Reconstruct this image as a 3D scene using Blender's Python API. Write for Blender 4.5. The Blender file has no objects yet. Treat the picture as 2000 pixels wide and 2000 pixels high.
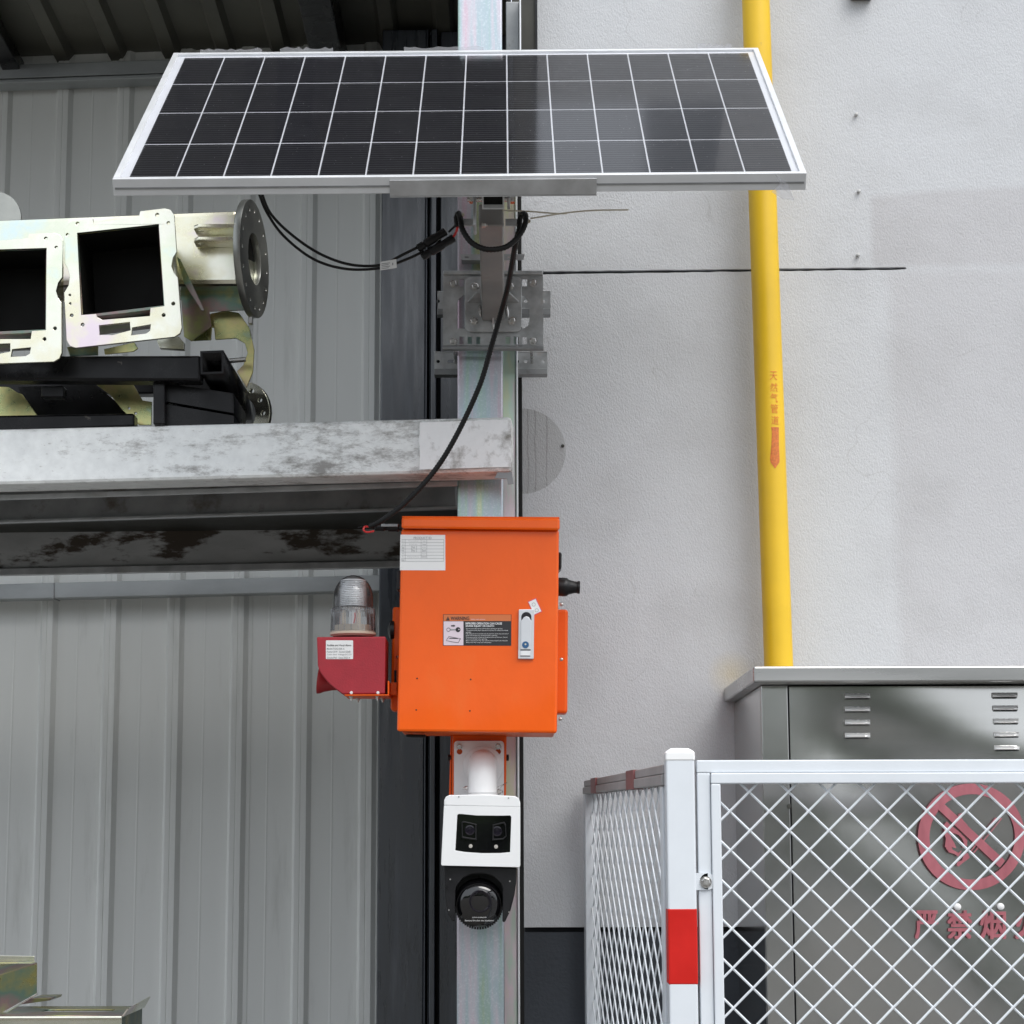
import bpy, bmesh, math, random
from mathutils import Vector, Matrix
random.seed(7)
R = math.radians
sc = bpy.context.scene
C = sc.collection

# ------------------------------------------------------------------ camera, sky, sun, exposure
CAM = Vector((0.0, -4.65, 1.55))
FPX, PITCH, ROLL = 4190.0, R(8.81), 0.003
cd = bpy.data.cameras.new('camera'); cam = bpy.data.objects.new('camera', cd); C.objects.link(cam)
cd.sensor_width = 36.0; cd.lens = 36.0 * FPX / 2000.0; cd.clip_start = 0.05; cd.clip_end = 500
cam.location = CAM
CR = Matrix.Rotation(R(90) + PITCH, 3, 'X') @ Matrix.Rotation(-ROLL, 3, 'Z')
cam.rotation_euler = CR.to_euler()
sc.camera = cam

SUN_EL, SUN_AZ = 55.0, 142.0      # azimuth measured clockwise from +Y
w = bpy.data.worlds.new('World'); sc.world = w; w.use_nodes = True
wn, wl = w.node_tree.nodes, w.node_tree.links
sky = wn.new('ShaderNodeTexSky'); sky.sky_type = 'NISHITA'; sky.sun_disc = False
sky.sun_elevation = R(SUN_EL); sky.sun_rotation = R(SUN_AZ)
sky.air_density = 1.0; sky.dust_density = 5.0; sky.ozone_density = 1.0
hs = wn.new('ShaderNodeHueSaturation'); hs.inputs['Saturation'].default_value = 0.28
cl = wn.new('ShaderNodeMix'); cl.data_type = 'RGBA'; cl.inputs['Factor'].default_value = 0.55      # even bright cloud cover over the clear sky
cl.inputs['B'].default_value = (6.4, 6.85, 7.5, 1)
wl.new(sky.outputs[0], hs.inputs['Color']); wl.new(hs.outputs[0], cl.inputs['A']); wl.new(cl.outputs['Result'], wn['Background'].inputs[0])
wn['Background'].inputs[1].default_value = 0.15
sd = bpy.data.lights.new('sun', 'SUN'); sun = bpy.data.objects.new('sun', sd); C.objects.link(sun)
sd.energy = 1.5; sd.angle = R(45); sd.color = (1.0, 0.98, 0.95)
_e, _a = R(SUN_EL), R(SUN_AZ)
_d = Vector((math.sin(_a) * math.cos(_e), math.cos(_a) * math.cos(_e), math.sin(_e)))
sun.rotation_euler = _d.to_track_quat('Z', 'Y').to_euler(); sun.location = (0, -3, 9)
sc.view_settings.view_transform = 'Standard'; sc.view_settings.look = 'None'
sc.view_settings.gamma = 1.0; sc.view_settings.use_curve_mapping = False
sc.view_settings.exposure = 0.46

# ------------------------------------------------------------------ pixel -> place helpers
K = 2000.0 / 1932.0
def ray(x, y):
    return (CR @ Vector(((x - 1000) / FPX, (1000 - y) / FPX, -1.0)))
def P(x, y, Y):                       # photo pixel -> point on the upright plane at depth Y
    d = ray(x, y); t = (Y - CAM.y) / d.y
    return CAM + d * t
def F(u, v, Y): return P(u * K, v * K, Y)
def PP(x, y, o, n):                   # photo pixel -> point on any plane
    d = ray(x, y); t = (o - CAM).dot(n) / d.dot(n)
    return CAM + d * t
def pz(x, z, Y): return Vector((x, Y, z))

# ------------------------------------------------------------------ mesh helpers
class MB:
    def __init__(s): s.v = []; s.f = []
    def add(s, vs, fs):
        b = len(s.v); s.v += [Vector(p) for p in vs]; s.f += [tuple(b + i for i in q) for q in fs]; return s
    def hexa(s, a):                   # 8 corners: front quad 0-3 (ccw), back quad 4-7
        return s.add(a, [(0,1,2,3),(5,4,7,6),(1,5,6,2),(4,0,3,7),(3,2,6,7),(4,5,1,0)])
    def box(s, x0, x1, y0, y1, z0, z1):
        return s.hexa([(x0,y0,z0),(x1,y0,z0),(x1,y0,z1),(x0,y0,z1),(x0,y1,z0),(x1,y1,z0),(x1,y1,z1),(x0,y1,z1)])
    def quad_px(s, px, Y, depth):     # four photo pixels (bl, br, tr, tl) pushed back by depth
        a = [P(x, y, Y) for x, y in px]; return s.hexa(a + [p + Vector((0, depth, 0)) for p in a])
    def bar(s, p0, p1, wd, ht, up=(0,0,1)):
        p0, p1 = Vector(p0), Vector(p1); d = (p1 - p0).normalized(); up = Vector(up)
        sx = d.cross(up).normalized() * (wd / 2); sz = sx.cross(d).normalized() * (ht / 2)
        q = lambda p: [p - sx - sz, p + sx - sz, p + sx + sz, p - sx + sz]
        return s.hexa(q(p0) + q(p1))
    def tube(s, pts, r, n=8, cap=True):
        pts = [Vector(p) for p in pts]; rs = r if isinstance(r, (list, tuple)) else [r] * len(pts)
        b = len(s.v); ref = None; m = len(pts)
        for i, p in enumerate(pts):
            t = (pts[min(i + 1, m - 1)] - pts[max(i - 1, 0)]).normalized()
            if ref is None: ref = t.orthogonal().normalized()
            ref = (ref - t * ref.dot(t)); ref = ref.normalized() if ref.length > 1e-6 else t.orthogonal().normalized()
            o = t.cross(ref)
            for k in range(n):
                a = 2 * math.pi * k / n; s.v.append(p + (ref * math.cos(a) + o * math.sin(a)) * rs[i])
        for i in range(m - 1):
            for k in range(n):
                a = b + i * n + k; c = b + i * n + (k + 1) % n; s.f.append((a, c, c + n, a + n))
        if cap:
            s.f.append(tuple(b + k for k in reversed(range(n)))); s.f.append(tuple(b + (m - 1) * n + k for k in range(n)))
        return s
    def lathe(s, o, ax, prof, n=24, cap=True):
        o, ax = Vector(o), Vector(ax).normalized()
        return s.tube_prof([(o + ax * t, r) for t, r in prof], ax, n, cap)
    def tube_prof(s, pr, ax, n, cap):
        b = len(s.v); u = ax.orthogonal().normalized(); o = ax.cross(u); m = len(pr)
        for p, r in pr:
            for k in range(n):
                a = 2 * math.pi * k / n; s.v.append(p + (u * math.cos(a) + o * math.sin(a)) * r)
        for i in range(m - 1):
            for k in range(n):
                a = b + i * n + k; c = b + i * n + (k + 1) % n; s.f.append((a, c, c + n, a + n))
        if cap:
            s.f.append(tuple(b + k for k in reversed(range(n)))); s.f.append(tuple(b + (m - 1) * n + k for k in range(n)))
        return s
    def mesh(s, name='m'):
        me = bpy.data.meshes.new(name); me.from_pydata([tuple(p) for p in s.v], [], s.f); me.update(); return me

def plate_mesh(loops, thick, fn):     # flat outline with holes (even-odd), given thickness, mapped by fn(x, y, z)
    cu = bpy.data.curves.new('c', 'CURVE'); cu.dimensions = '2D'; cu.fill_mode = 'BOTH'; cu.extrude = thick / 2
    for lp in loops:
        sp = cu.splines.new('POLY'); sp.points.add(len(lp) - 1); sp.use_cyclic_u = True
        for i, q in enumerate(lp): sp.points[i].co = (q[0], q[1], 0, 1)
    ob = bpy.data.objects.new('c', cu); me = bpy.data.meshes.new_from_object(ob)
    bpy.data.objects.remove(ob); bpy.data.curves.remove(cu)
    bm = bmesh.new(); bm.from_mesh(me); bmesh.ops.remove_doubles(bm, verts=bm.verts, dist=1e-5)
    for v in bm.verts: v.co = fn(v.co.x, v.co.y, v.co.z)
    bmesh.ops.recalc_face_normals(bm, faces=bm.faces)
    bm.to_mesh(me); bm.free(); return me
def plate_px(loops, Y, thick):        # outline in photo pixels standing on plane Y, thickness going back
    lp = [[(P(x, y, Y).x, P(x, y, Y).z) for x, y in l] for l in loops]
    return plate_mesh(lp, thick, lambda x, y, z: Vector((x, Y + thick / 2 - z, y)))
def circ(cx, cy, r, n=16, a0=0, a1=360, ry=None):
    full = abs(a1 - a0) >= 360; m = n if full else n + 1
    return [(cx + r * math.cos(R(a0 + (a1 - a0) * i / n)), cy + (ry or r) * math.sin(R(a0 + (a1 - a0) * i / n))) for i in range(m)]
def rrect(x0, y0, x1, y1, r, n=4):
    out = []
    for cx, cy, a in ((x1 - r, y1 - r, 0), (x0 + r, y1 - r, 90), (x0 + r, y0 + r, 180), (x1 - r, y0 + r, 270)):
        out += [(cx + r * math.cos(R(a + 90 * i / n)), cy + r * math.sin(R(a + 90 * i / n))) for i in range(n + 1)]
    return out
def spline(pts, step=0.004):
    pts = [Vector(p) for p in pts]; e = [pts[0] * 2 - pts[1]] + pts + [pts[-1] * 2 - pts[-2]]; out = []
    for i in range(1, len(e) - 2):
        a, b, c, d = e[i - 1:i + 3]; n = max(2, int((c - b).length / step))
        for k in range(n):
            t = k / n
            out.append(0.5 * ((2 * b) + (c - a) * t + (2 * a - 5 * b + 4 * c - d) * t * t + (3 * b - a - 3 * c + d) * t ** 3))
    return out + [pts[-1]]

WL = {}
def build(name, g, m, parent=None, smooth=False, bevel=0.0, auto=None, own=False):
    me = g.mesh() if isinstance(g, MB) else g
    n = len(me.vertices)
    lo = Vector((min(v.co[i] for v in me.vertices) for i in range(3))); hi = Vector((max(v.co[i] for v in me.vertices) for i in range(3)))
    c = (lo + hi) / 2
    if parent is None: c.z = lo.z
    me.transform(Matrix.Translation(-c)); me.name = name
    if m: me.materials.append(M[m])
    if smooth:
        for p in me.polygons: p.use_smooth = True
        if auto is not False: me.set_sharp_from_angle(angle=R(auto or 40))
    o = bpy.data.objects.new(name, me); C.objects.link(o)
    o.parent = parent; o.location = c - (WL[parent.name] if parent else Vector((0, 0, 0))); WL[o.name] = c
    if bevel:
        b = o.modifiers.new('bevel', 'BEVEL'); b.width = bevel; b.segments = 2; b.limit_method = 'ANGLE'; b.angle_limit = R(40)
    return o
def tag(o, label, cat, group=None, kind=None):
    if label: o['label'] = label
    if cat: o['category'] = cat
    if group: o['group'] = group
    if kind: o['kind'] = kind
    return o
def thing(name, label, cat, loc, group=None):
    o = bpy.data.objects.new(name, None); C.objects.link(o); o.location = loc; o.empty_display_size = 0.1
    WL[o.name] = Vector(loc); return tag(o, label, cat, group)
def text_mesh(body, fn, size_fit=None, bold=0.0, align='CENTER'):
    cu = bpy.data.curves.new('t', 'FONT'); cu.body = body; cu.size = 1.0; cu.align_x = align; cu.fill_mode = 'BOTH'
    cu.offset = bold; cu.resolution_u = 3
    ob = bpy.data.objects.new('t', cu); me = bpy.data.meshes.new_from_object(ob)
    bpy.data.objects.remove(ob); bpy.data.curves.remove(cu)
    xs = [v.co.x for v in me.vertices]; ys = [v.co.y for v in me.vertices]
    x0, x1, y0, y1 = min(xs), max(xs), min(ys), max(ys)
    for v in me.vertices:
        v.co = fn((v.co.x - x0) / (x1 - x0), (v.co.y - y0) / (y1 - y0))
    return me
def text_px(body, x0, y0, x1, y1, Y, m, parent, name='lettering', bold=0.0):   # fitted into a photo rectangle on plane Y
    tl, tr, bl = P(x0, y0, Y), P(x1, y0, Y), P(x0, y1, Y)
    me = text_mesh(body, lambda a, b: bl + (tr - tl) * a + (tl - bl) * b, bold=bold)
    return build(name, me, m, parent)

# ------------------------------------------------------------------ materials
M = {}
def mat(name, col, rough=0.5, metal=0.0, var=0.12, vs=6.0, bump=0.0, bs=80.0, spec=0.5, coat=0.0, crough=0.05, col2=None, stain=None, ss=4.0, st=(0.55, 0.7), stretch=(1, 1, 1), rvar=0.1):
    m = bpy.data.materials.new(name); m.use_nodes = True; M[name] = m
    N, L = m.node_tree.nodes, m.node_tree.links; b = N['Principled BSDF']
    b.inputs['Metallic'].default_value = metal; b.inputs['Specular IOR Level'].default_value = spec
    b.inputs['Coat Weight'].default_value = coat; b.inputs['Coat Roughness'].default_value = crough
    tc = N.new('ShaderNodeTexCoord'); mp = N.new('ShaderNodeMapping'); mp.inputs['Scale'].default_value = stretch
    L.new(tc.outputs['Object'], mp.inputs[0])
    nz = N.new('ShaderNodeTexNoise'); nz.inputs['Scale'].default_value = vs; nz.inputs['Detail'].default_value = 6; nz.inputs['Roughness'].default_value = 0.6
    L.new(mp.outputs[0], nz.inputs['Vector'])
    rp = N.new('ShaderNodeValToRGB'); c2 = col2 or tuple(max(0, c * (1 - var)) for c in col)
    rp.color_ramp.elements[0].color = (*c2, 1); rp.color_ramp.elements[0].position = 0.3
    rp.color_ramp.elements[1].color = (*[min(1, c * (1 + var * 0.5)) for c in col], 1); rp.color_ramp.elements[1].position = 0.7
    L.new(nz.outputs[0], rp.inputs[0]); out = rp.outputs[0]
    if stain:
        n2 = N.new('ShaderNodeTexNoise'); n2.inputs['Scale'].default_value = ss; n2.inputs['Detail'].default_value = 9; n2.inputs['Roughness'].default_value = 0.65
        L.new(mp.outputs[0], n2.inputs['Vector'])
        r2 = N.new('ShaderNodeMapRange'); r2.inputs['From Min'].default_value = st[0]; r2.inputs['From Max'].default_value = st[1]; L.new(n2.outputs[0], r2.inputs[0])
        mx = N.new('ShaderNodeMix'); mx.data_type = 'RGBA'; L.new(r2.outputs[0], mx.inputs['Factor']); L.new(out, mx.inputs['A']); mx.inputs['B'].default_value = (*stain, 1); out = mx.outputs['Result']
        if metal > 0.4:
            ml = N.new('ShaderNodeMath'); ml.operation = 'MULTIPLY_ADD'; ml.inputs[1].default_value = -metal * 0.8; ml.inputs[2].default_value = metal; L.new(r2.outputs[0], ml.inputs[0]); L.new(ml.outputs[0], b.inputs['Metallic'])
    L.new(out, b.inputs['Base Color'])
    rr = N.new('ShaderNodeMapRange'); rr.inputs['To Min'].default_value = max(0.02, rough - rvar); rr.inputs['To Max'].default_value = min(1, rough + rvar)
    rr.inputs['From Min'].default_value = 0.3; rr.inputs['From Max'].default_value = 0.7
    L.new(nz.outputs[0], rr.inputs[0]); L.new(rr.outputs[0], b.inputs['Roughness'])
    if bump:
        n3 = N.new('ShaderNodeTexNoise'); n3.inputs['Scale'].default_value = bs; n3.inputs['Detail'].default_value = 3; L.new(mp.outputs[0], n3.inputs['Vector'])
        bp = N.new('ShaderNodeBump'); bp.inputs['Strength'].default_value = bump; bp.inputs['Distance'].default_value = 0.004
        L.new(n3.outputs[0], bp.inputs['Height']); L.new(bp.outputs[0], b.inputs['Normal'])
    return m
def iri(name, cols, rough=0.34, metal=0.9, vs=2.2, stretch=(1, 1, 1), speck=0.0):
    m = mat(name, (0.6, 0.6, 0.55), rough, metal, vs=vs, stretch=stretch)
    N, L = m.node_tree.nodes, m.node_tree.links
    rp = [n for n in N if n.type == 'VALTORGB'][0]; cr = rp.color_ramp
    for i in range(len(cols)):
        p = 0.36 + 0.28 * i / (len(cols) - 1)
        e = cr.elements[i] if i < 2 else cr.elements.new(p)
        e.position = p; e.color = (*cols[i], 1)
    if speck:
        tc = [n for n in N if n.type == 'TEX_COORD'][0]; b = N['Principled BSDF']
        ns = N.new('ShaderNodeTexNoise'); ns.inputs['Scale'].default_value = 260; ns.inputs['Detail'].default_value = 2; L.new(tc.outputs['Object'], ns.inputs['Vector'])
        mr = N.new('ShaderNodeMapRange'); mr.inputs['From Min'].default_value = .5; mr.inputs['From Max'].default_value = .75; mr.inputs['To Max'].default_value = speck; L.new(ns.outputs[0], mr.inputs[0])
        mx = N.new('ShaderNodeMix'); mx.data_type = 'RGBA'; L.new(mr.outputs[0], mx.inputs['Factor']); L.new(rp.outputs[0], mx.inputs['A']); mx.inputs['B'].default_value = (.75, .78, .80, 1); L.new(mx.outputs['Result'], b.inputs['Base Color'])
    return m
def glassy(name, tint=(1, 1, 1), ior=1.45, rough=0.03, body=0.0):
    m = bpy.data.materials.new(name); m.use_nodes = True; M[name] = m
    N, L = m.node_tree.nodes, m.node_tree.links; N.remove(N['Principled BSDF'])
    tr = N.new('ShaderNodeBsdfTransparent'); tr.inputs[0].default_value = (*tint, 1)
    gl = N.new('ShaderNodeBsdfGlossy'); gl.inputs['Roughness'].default_value = rough
    fr = N.new('ShaderNodeFresnel'); fr.inputs[0].default_value = ior
    mx = N.new('ShaderNodeMixShader'); L.new(fr.outputs[0], mx.inputs[0]); L.new(tr.outputs[0], mx.inputs[1]); L.new(gl.outputs[0], mx.inputs[2]); o = mx.outputs[0]
    if body:
        df = N.new('ShaderNodeBsdfDiffuse'); df.inputs[0].default_value = (0.8, 0.8, 0.82, 1); m2 = N.new('ShaderNodeMixShader'); m2.inputs[0].default_value = body
        L.new(o, m2.inputs[1]); L.new(df.outputs[0], m2.inputs[2]); o = m2.outputs[0]
    L.new(o, N['Material Output'].inputs[0]); return m

mat('far_leaves', (0.075, 0.10, 0.05), 0.8, var=0.5, vs=1.5)
mat('concrete', (0.15, 0.142, 0.13), 0.9, var=0.25, vs=1.5, bump=0.3)
mat('siding', (0.81, 0.825, 0.80), 0.55, var=0.07, vs=3, stretch=(1, 1, 0.12), stain=(0.58, 0.59, 0.56), ss=9, st=(0.58, 0.8), bump=0.05, bs=30)
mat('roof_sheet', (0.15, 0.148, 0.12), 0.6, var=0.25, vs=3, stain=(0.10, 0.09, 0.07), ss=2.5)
mat('navy_trim', (0.045, 0.054, 0.068), 0.32, var=0.3, vs=14, stretch=(3, 3, 0.25), spec=1.0, rvar=0.12, stain=(0.17, 0.185, 0.21), ss=6, st=(0.52, 0.85))
mat('black_steel', (0.004, 0.004, 0.005), 0.30, spec=0.3, var=0.4, vs=12, stain=(0.09, 0.08, 0.07), ss=16, st=(0.67, 0.70), bump=0.1, bs=40)
mat('hollow_shade', (0.010, 0.010, 0.009), 0.6, spec=0.2)  # deep shade of hollow parts, painted as a near-black colour
mat('dark_oxide', (0.05, 0.05, 0.042), 0.6, metal=0.3, var=0.4, vs=8)
mat('galv', (0.50, 0.51, 0.52), 0.42, 0.75, var=0.22, vs=18, stain=(0.36, 0.35, 0.33), ss=10, st=(0.6, 0.75))
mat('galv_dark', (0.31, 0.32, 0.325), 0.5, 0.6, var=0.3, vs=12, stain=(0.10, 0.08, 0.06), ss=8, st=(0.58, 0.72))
mat('girt_steel', (0.42, 0.44, 0.445), 0.48, 0.6, var=0.2, vs=10, stretch=(0.4, 1, 1), stain=(0.2, 0.17, 0.14), ss=12, st=(0.68, 0.76))
mat('mount_steel', (0.50, 0.515, 0.52), 0.40, 0.6, var=0.3, vs=30, stain=(0.42, 0.38, 0.34), ss=14, st=(0.64, 0.8))
mat('arm_steel', (0.33, 0.325, 0.315), 0.45, 0.5, var=0.2, vs=14, stain=(0.25, 0.22, 0.2), ss=10, st=(.58, .75))
mat('bolt_steel', (0.55, 0.54, 0.52), 0.28, 0.95, var=0.25, vs=60)
mat('zinc_grey', (0.42, 0.43, 0.40), 0.4, 0.8, var=0.3, vs=9)
mat('alu', (0.70, 0.715, 0.73), 0.34, 0.35, var=0.08, vs=10, rvar=0.06)
mat('backsheet', (0.70, 0.71, 0.73), 0.5, var=0.03)
mat('orange', (0.88, 0.114, 0.001), 0.36, var=0.10, vs=5, bump=0.12, bs=70, spec=0.25, coat=0.30, crough=0.05, rvar=0.06, stretch=(1, 1, .6), stain=(0.80, 0.14, 0.015), ss=5, st=(.55, .8))
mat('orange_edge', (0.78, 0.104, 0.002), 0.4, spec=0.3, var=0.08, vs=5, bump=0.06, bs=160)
mat('alarm_red', (0.36, 0.016, 0.028), 0.50, var=0.12, vs=30, bump=0.12, bs=300)
mat('horn_red', (0.33, 0.015, 0.018), 0.45, var=0.1, vs=20)
mat('white_plastic', (0.80, 0.81, 0.81), 0.32, var=0.03, vs=5)
mat('reflector', (0.82, 0.83, 0.84), 0.22, 0.4, var=0.1)
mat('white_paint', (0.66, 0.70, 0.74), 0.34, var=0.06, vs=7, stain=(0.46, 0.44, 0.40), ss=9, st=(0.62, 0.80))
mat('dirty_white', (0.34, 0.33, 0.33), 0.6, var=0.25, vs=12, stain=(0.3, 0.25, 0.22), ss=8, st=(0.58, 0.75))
mat('red_band', (0.54, 0.012, 0.008), 0.45, spec=0.25, var=0.12, vs=12, stain=(.5, .12, .1), ss=30, st=(.66, .74))
mat('tape_red', (0.22, 0.075, 0.075), 0.5, var=0.2)
mat('black_plastic', (0.007, 0.007, 0.008), 0.36, spec=0.35, var=0.3, vs=40)
mat('black_satin', (0.006, 0.006, 0.007), 0.18, var=0.2, spec=0.5)
mat('black_gloss', (0.004, 0.004, 0.005), 0.05, var=0.2, rvar=0.03, coat=1.0, crough=0.02)
mat('black_rubber', (0.008, 0.008, 0.008), 0.5, spec=0.3, var=0.2, vs=60)
mat('lens_dark', (0.012, 0.010, 0.016), 0.08, var=0.3, rvar=0.03)
mat('led', (0.42, 0.40, 0.36), 0.3, var=0.1)
mat('beige_plastic', (0.62, 0.53, 0.42), 0.45, var=0.06)
mat('red_wire', (0.55, 0.02, 0.02), 0.4)
mat('paper', (0.80, 0.80, 0.79), 0.55, var=0.02)
mat('label_pink', (0.72, 0.62, 0.68), 0.5, var=0.03)
mat('print_grey', (0.30, 0.31, 0.31), 0.6, var=0.02)
mat('print_black', (0.02, 0.02, 0.022), 0.5, var=0.02)
mat('print_white', (0.78, 0.78, 0.78), 0.5, var=0.02)
mat('warn_orange', (0.62, 0.17, 0.05), 0.4, var=0.04)
mat('sticker_pink', (0.70, 0.10, 0.16), 0.5, var=0.04)
mat('latch_silver', (0.66, 0.68, 0.70), 0.34, 0.35, var=0.04)
mat('lock_blue', (0.02, 0.10, 0.24), 0.4, var=0.1)
mat('tie', (0.62, 0.58, 0.46), 0.5, var=0.05)
mat('pipe_yellow', (0.74, 0.47, 0.014), 0.42, var=0.10, vs=5, stain=(0.40, 0.28, 0.06), ss=12, st=(0.64, 0.74))
mat('pipe_ink', (0.58, 0.07, 0.02), 0.5, var=0.25, vs=110, col2=(0.72, 0.34, 0.015))
mat('pipe_arrow', (0.62, 0.17, 0.03), 0.5, var=0.3, vs=160)
mat('inox_lid', (0.42, 0.42, 0.41), 0.30, 0.85, var=0.15, vs=4, stretch=(0.3, 1, 3), stain=(0.30, 0.27, 0.22), ss=6, st=(0.62, 0.8))
mat('inox', (0.52, 0.52, 0.505), 0.16, 0.95, var=0.06, vs=3, rvar=0.03)
mat('inox_lit', (0.86, 0.86, 0.85), 0.3, 0.6, var=0.06)  # same steel as the door, sky reflection painted in as a lighter colour
mat('sign_red', (0.38, 0.115, 0.14), 0.45, var=0.2, vs=18, stain=(0.42, 0.16, 0.17), ss=20, st=(0.55, 0.8), stretch=(3, 1, 0.6))
mat('plinth', (0.052, 0.059, 0.070), 0.75, spec=0.3, var=0.15, vs=8, bump=0.5, bs=110)
mat('joint_black', (0.012, 0.013, 0.016), 0.8)
mat('post_scuffed', (0.62, 0.60, 0.62), 0.5, 0.55, var=0.15, vs=9)
mat('film', (0.85, 0.86, 0.88), 0.2)
glassy('clear_dome', (0.95, 0.955, 0.96), 1.65, 0.03, 0.04)
glassy('panel_glass', (0.97, 0.98, 1.0), 1.5, 0.10)
glassy('loose_film', (0.92, 0.93, 0.95), 1.5, 0.1, 0.3)
PALE = [(0.70, 0.82, 0.80), (0.80, 0.83, 0.66), (0.89, 0.88, 0.76), (0.87, 0.83, 0.62), (0.86, 0.74, 0.79)]
iri('zinc_rainbow', [(0.30, 0.48, 0.52), (0.44, 0.50, 0.24), (0.68, 0.62, 0.28), (0.70, 0.56, 0.36), (0.56, 0.36, 0.48)], 0.30, 0.9, vs=5)
iri('zinc_pale', PALE, 0.24, 1.0, vs=3.0)
iri('zinc_olive', [(0.20, 0.23, 0.08), (0.36, 0.33, 0.13), (0.16, 0.25, 0.20), (0.30, 0.20, 0.20), (0.34, 0.35, 0.16)], 0.30, 0.9, vs=3.5)
iri('zinc_post', [(0.50, 0.54, 0.32), (0.36, 0.50, 0.43), (0.41, 0.50, 0.54), (0.53, 0.51, 0.56), (0.56, 0.43, 0.50)], 0.36, 0.85, vs=5.0, stretch=(4, 1, 0.25), speck=.35)
iri('zinc_strip', [(0.62, 0.62, 0.40), (0.50, 0.62, 0.52), (0.68, 0.56, 0.60), (0.64, 0.62, 0.44), (0.50, 0.60, 0.46)], 0.34, 0.85, vs=4.0, stretch=(2, 1, 0.4))

def stucco():
    m = mat('stucco', (0.545, 0.56, 0.58), 0.85, var=0.05, vs=2.0)
    N, L = m.node_tree.nodes, m.node_tree.links; b = N['Principled BSDF']
    tc = [n for n in N if n.type == 'TEX_COORD'][0]
    geo = N.new('ShaderNodeNewGeometry')
    mp = N.new('ShaderNodeMapping'); mp.inputs['Rotation'].default_value = (0, R(35), 0); mp.inputs['Scale'].default_value = (1.0, 1, 0.55)
    L.new(geo.outputs['Position'], mp.inputs[0])
    n1 = N.new('ShaderNodeTexNoise'); n1.inputs['Scale'].default_value = 330; n1.inputs['Detail'].default_value = 4; n1.inputs['Roughness'].default_value = 0.6; n1.inputs['Distortion'].default_value = 0.0
    L.new(mp.outputs[0], n1.inputs['Vector'])
    n2 = N.new('ShaderNodeTexNoise'); n2.inputs['Scale'].default_value = 14; L.new(geo.outputs['Position'], n2.inputs['Vector'])
    mm = N.new('ShaderNodeMath'); mm.operation = 'MULTIPLY_ADD'; mm.inputs[1].default_value = 0.8; L.new(n2.outputs[0], mm.inputs[0]); L.new(n1.outputs[0], mm.inputs[2])
    bp = N.new('ShaderNodeBump'); bp.inputs['Strength'].default_value = 0.38; bp.inputs['Distance'].default_value = 0.006
    L.new(mm.outputs[0], bp.inputs['Height']); L.new(bp.outputs[0], b.inputs['Normal'])
    # repaired, repainted areas and faint soiling, fixed on the wall
    sp = N.new('ShaderNodeSeparateXYZ'); L.new(geo.outputs['Position'], sp.inputs[0])
    nz = N.new('ShaderNodeTexNoise'); nz.inputs['Scale'].default_value = 5; nz.inputs['Detail'].default_value = 4; L.new(geo.outputs['Position'], nz.inputs['Vector'])
    def mth(op, a, b_, c=None, clamp=False):
        n = N.new('ShaderNodeMath'); n.operation = op; n.use_clamp = clamp
        for i, q in enumerate((a, b_, c)):
            if q is None: continue
            if isinstance(q, (int, float)): n.inputs[i].default_value = q
            else: L.new(q, n.inputs[i])
        return n.outputs[0]
    wob = mth('MULTIPLY_ADD', nz.outputs[0], 0.02, -0.01)
    X = mth('ADD', sp.outputs['X'], wob); Z = mth('ADD', sp.outputs['Z'], wob)
    def step(v, e, s): return mth('MULTIPLY', mth('SUBTRACT', v, e), s, clamp=True)
    a0, a1 = P(1695, 390, .35), P(1700, 525, .35)
    m1 = mth('MULTIPLY', step(X, a0.x, 60), mth('MULTIPLY', step(Z, a1.z, 60), mth('SUBTRACT', 1.0, step(mth('MULTIPLY_ADD', sp.outputs['X'], -0.06, Z), a0.z - 0.06 * a0.x, 60))))
    m2 = mth('MULTIPLY', step(X, P(1730, 800, .35).x, 30), mth('SUBTRACT', 1.0, step(Z, a1.z - 0.02, 30)))
    fac = mth('ADD', mth('MULTIPLY', m1, 0.9), mth('MULTIPLY', m2, 0.7), clamp=True)
    src = b.inputs['Base Color'].links[0].from_socket
    mx = N.new('ShaderNodeMix'); mx.data_type = 'RGBA'; L.new(fac, mx.inputs['Factor']); L.new(src, mx.inputs['A']); mx.inputs['B'].default_value = (0.475, 0.475, 0.49, 1)
    # rusty yellow wash at the cabinet's corner
    c = P(1430, 1318, .35)
    dx = mth('SUBTRACT', X, c.x); dz = mth('SUBTRACT', Z, c.z)
    dd = mth('SQRT', mth('ADD', mth('MULTIPLY', dx, dx), mth('MULTIPLY', dz, dz)), 0)
    ys = mth('MULTIPLY', mth('MULTIPLY', mth('SUBTRACT', 0.060, dd), 13, clamp=True), nz.outputs[0])
    m3 = N.new('ShaderNodeMix'); m3.data_type = 'RGBA'; L.new(ys, m3.inputs['Factor']); L.new(mx.outputs['Result'], m3.inputs['A']); m3.inputs['B'].default_value = (0.60, 0.46, 0.16, 1)
    # old half-round water mark with drips
    c = P(1020, 881, .35); rad = 0.1035
    dx = mth('SUBTRACT', sp.outputs['X'], c.x); dz = mth('SUBTRACT', sp.outputs['Z'], c.z)
    dd = mth('SQRT', mth('ADD', mth('MULTIPLY', dx, dx), mth('MULTIPLY', dz, dz)), 0)
    ring = mth('MULTIPLY', mth('SUBTRACT', rad, dd), 700, clamp=True)
    wv = N.new('ShaderNodeTexNoise'); wv.inputs['Scale'].default_value = 16; L.new(geo.outputs['Position'], wv.inputs['Vector'])
    xw = mth('MULTIPLY_ADD', wv.outputs[0], 0.012, mth('ADD', sp.outputs['X'], -0.006))
    dr = 0.0
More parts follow.
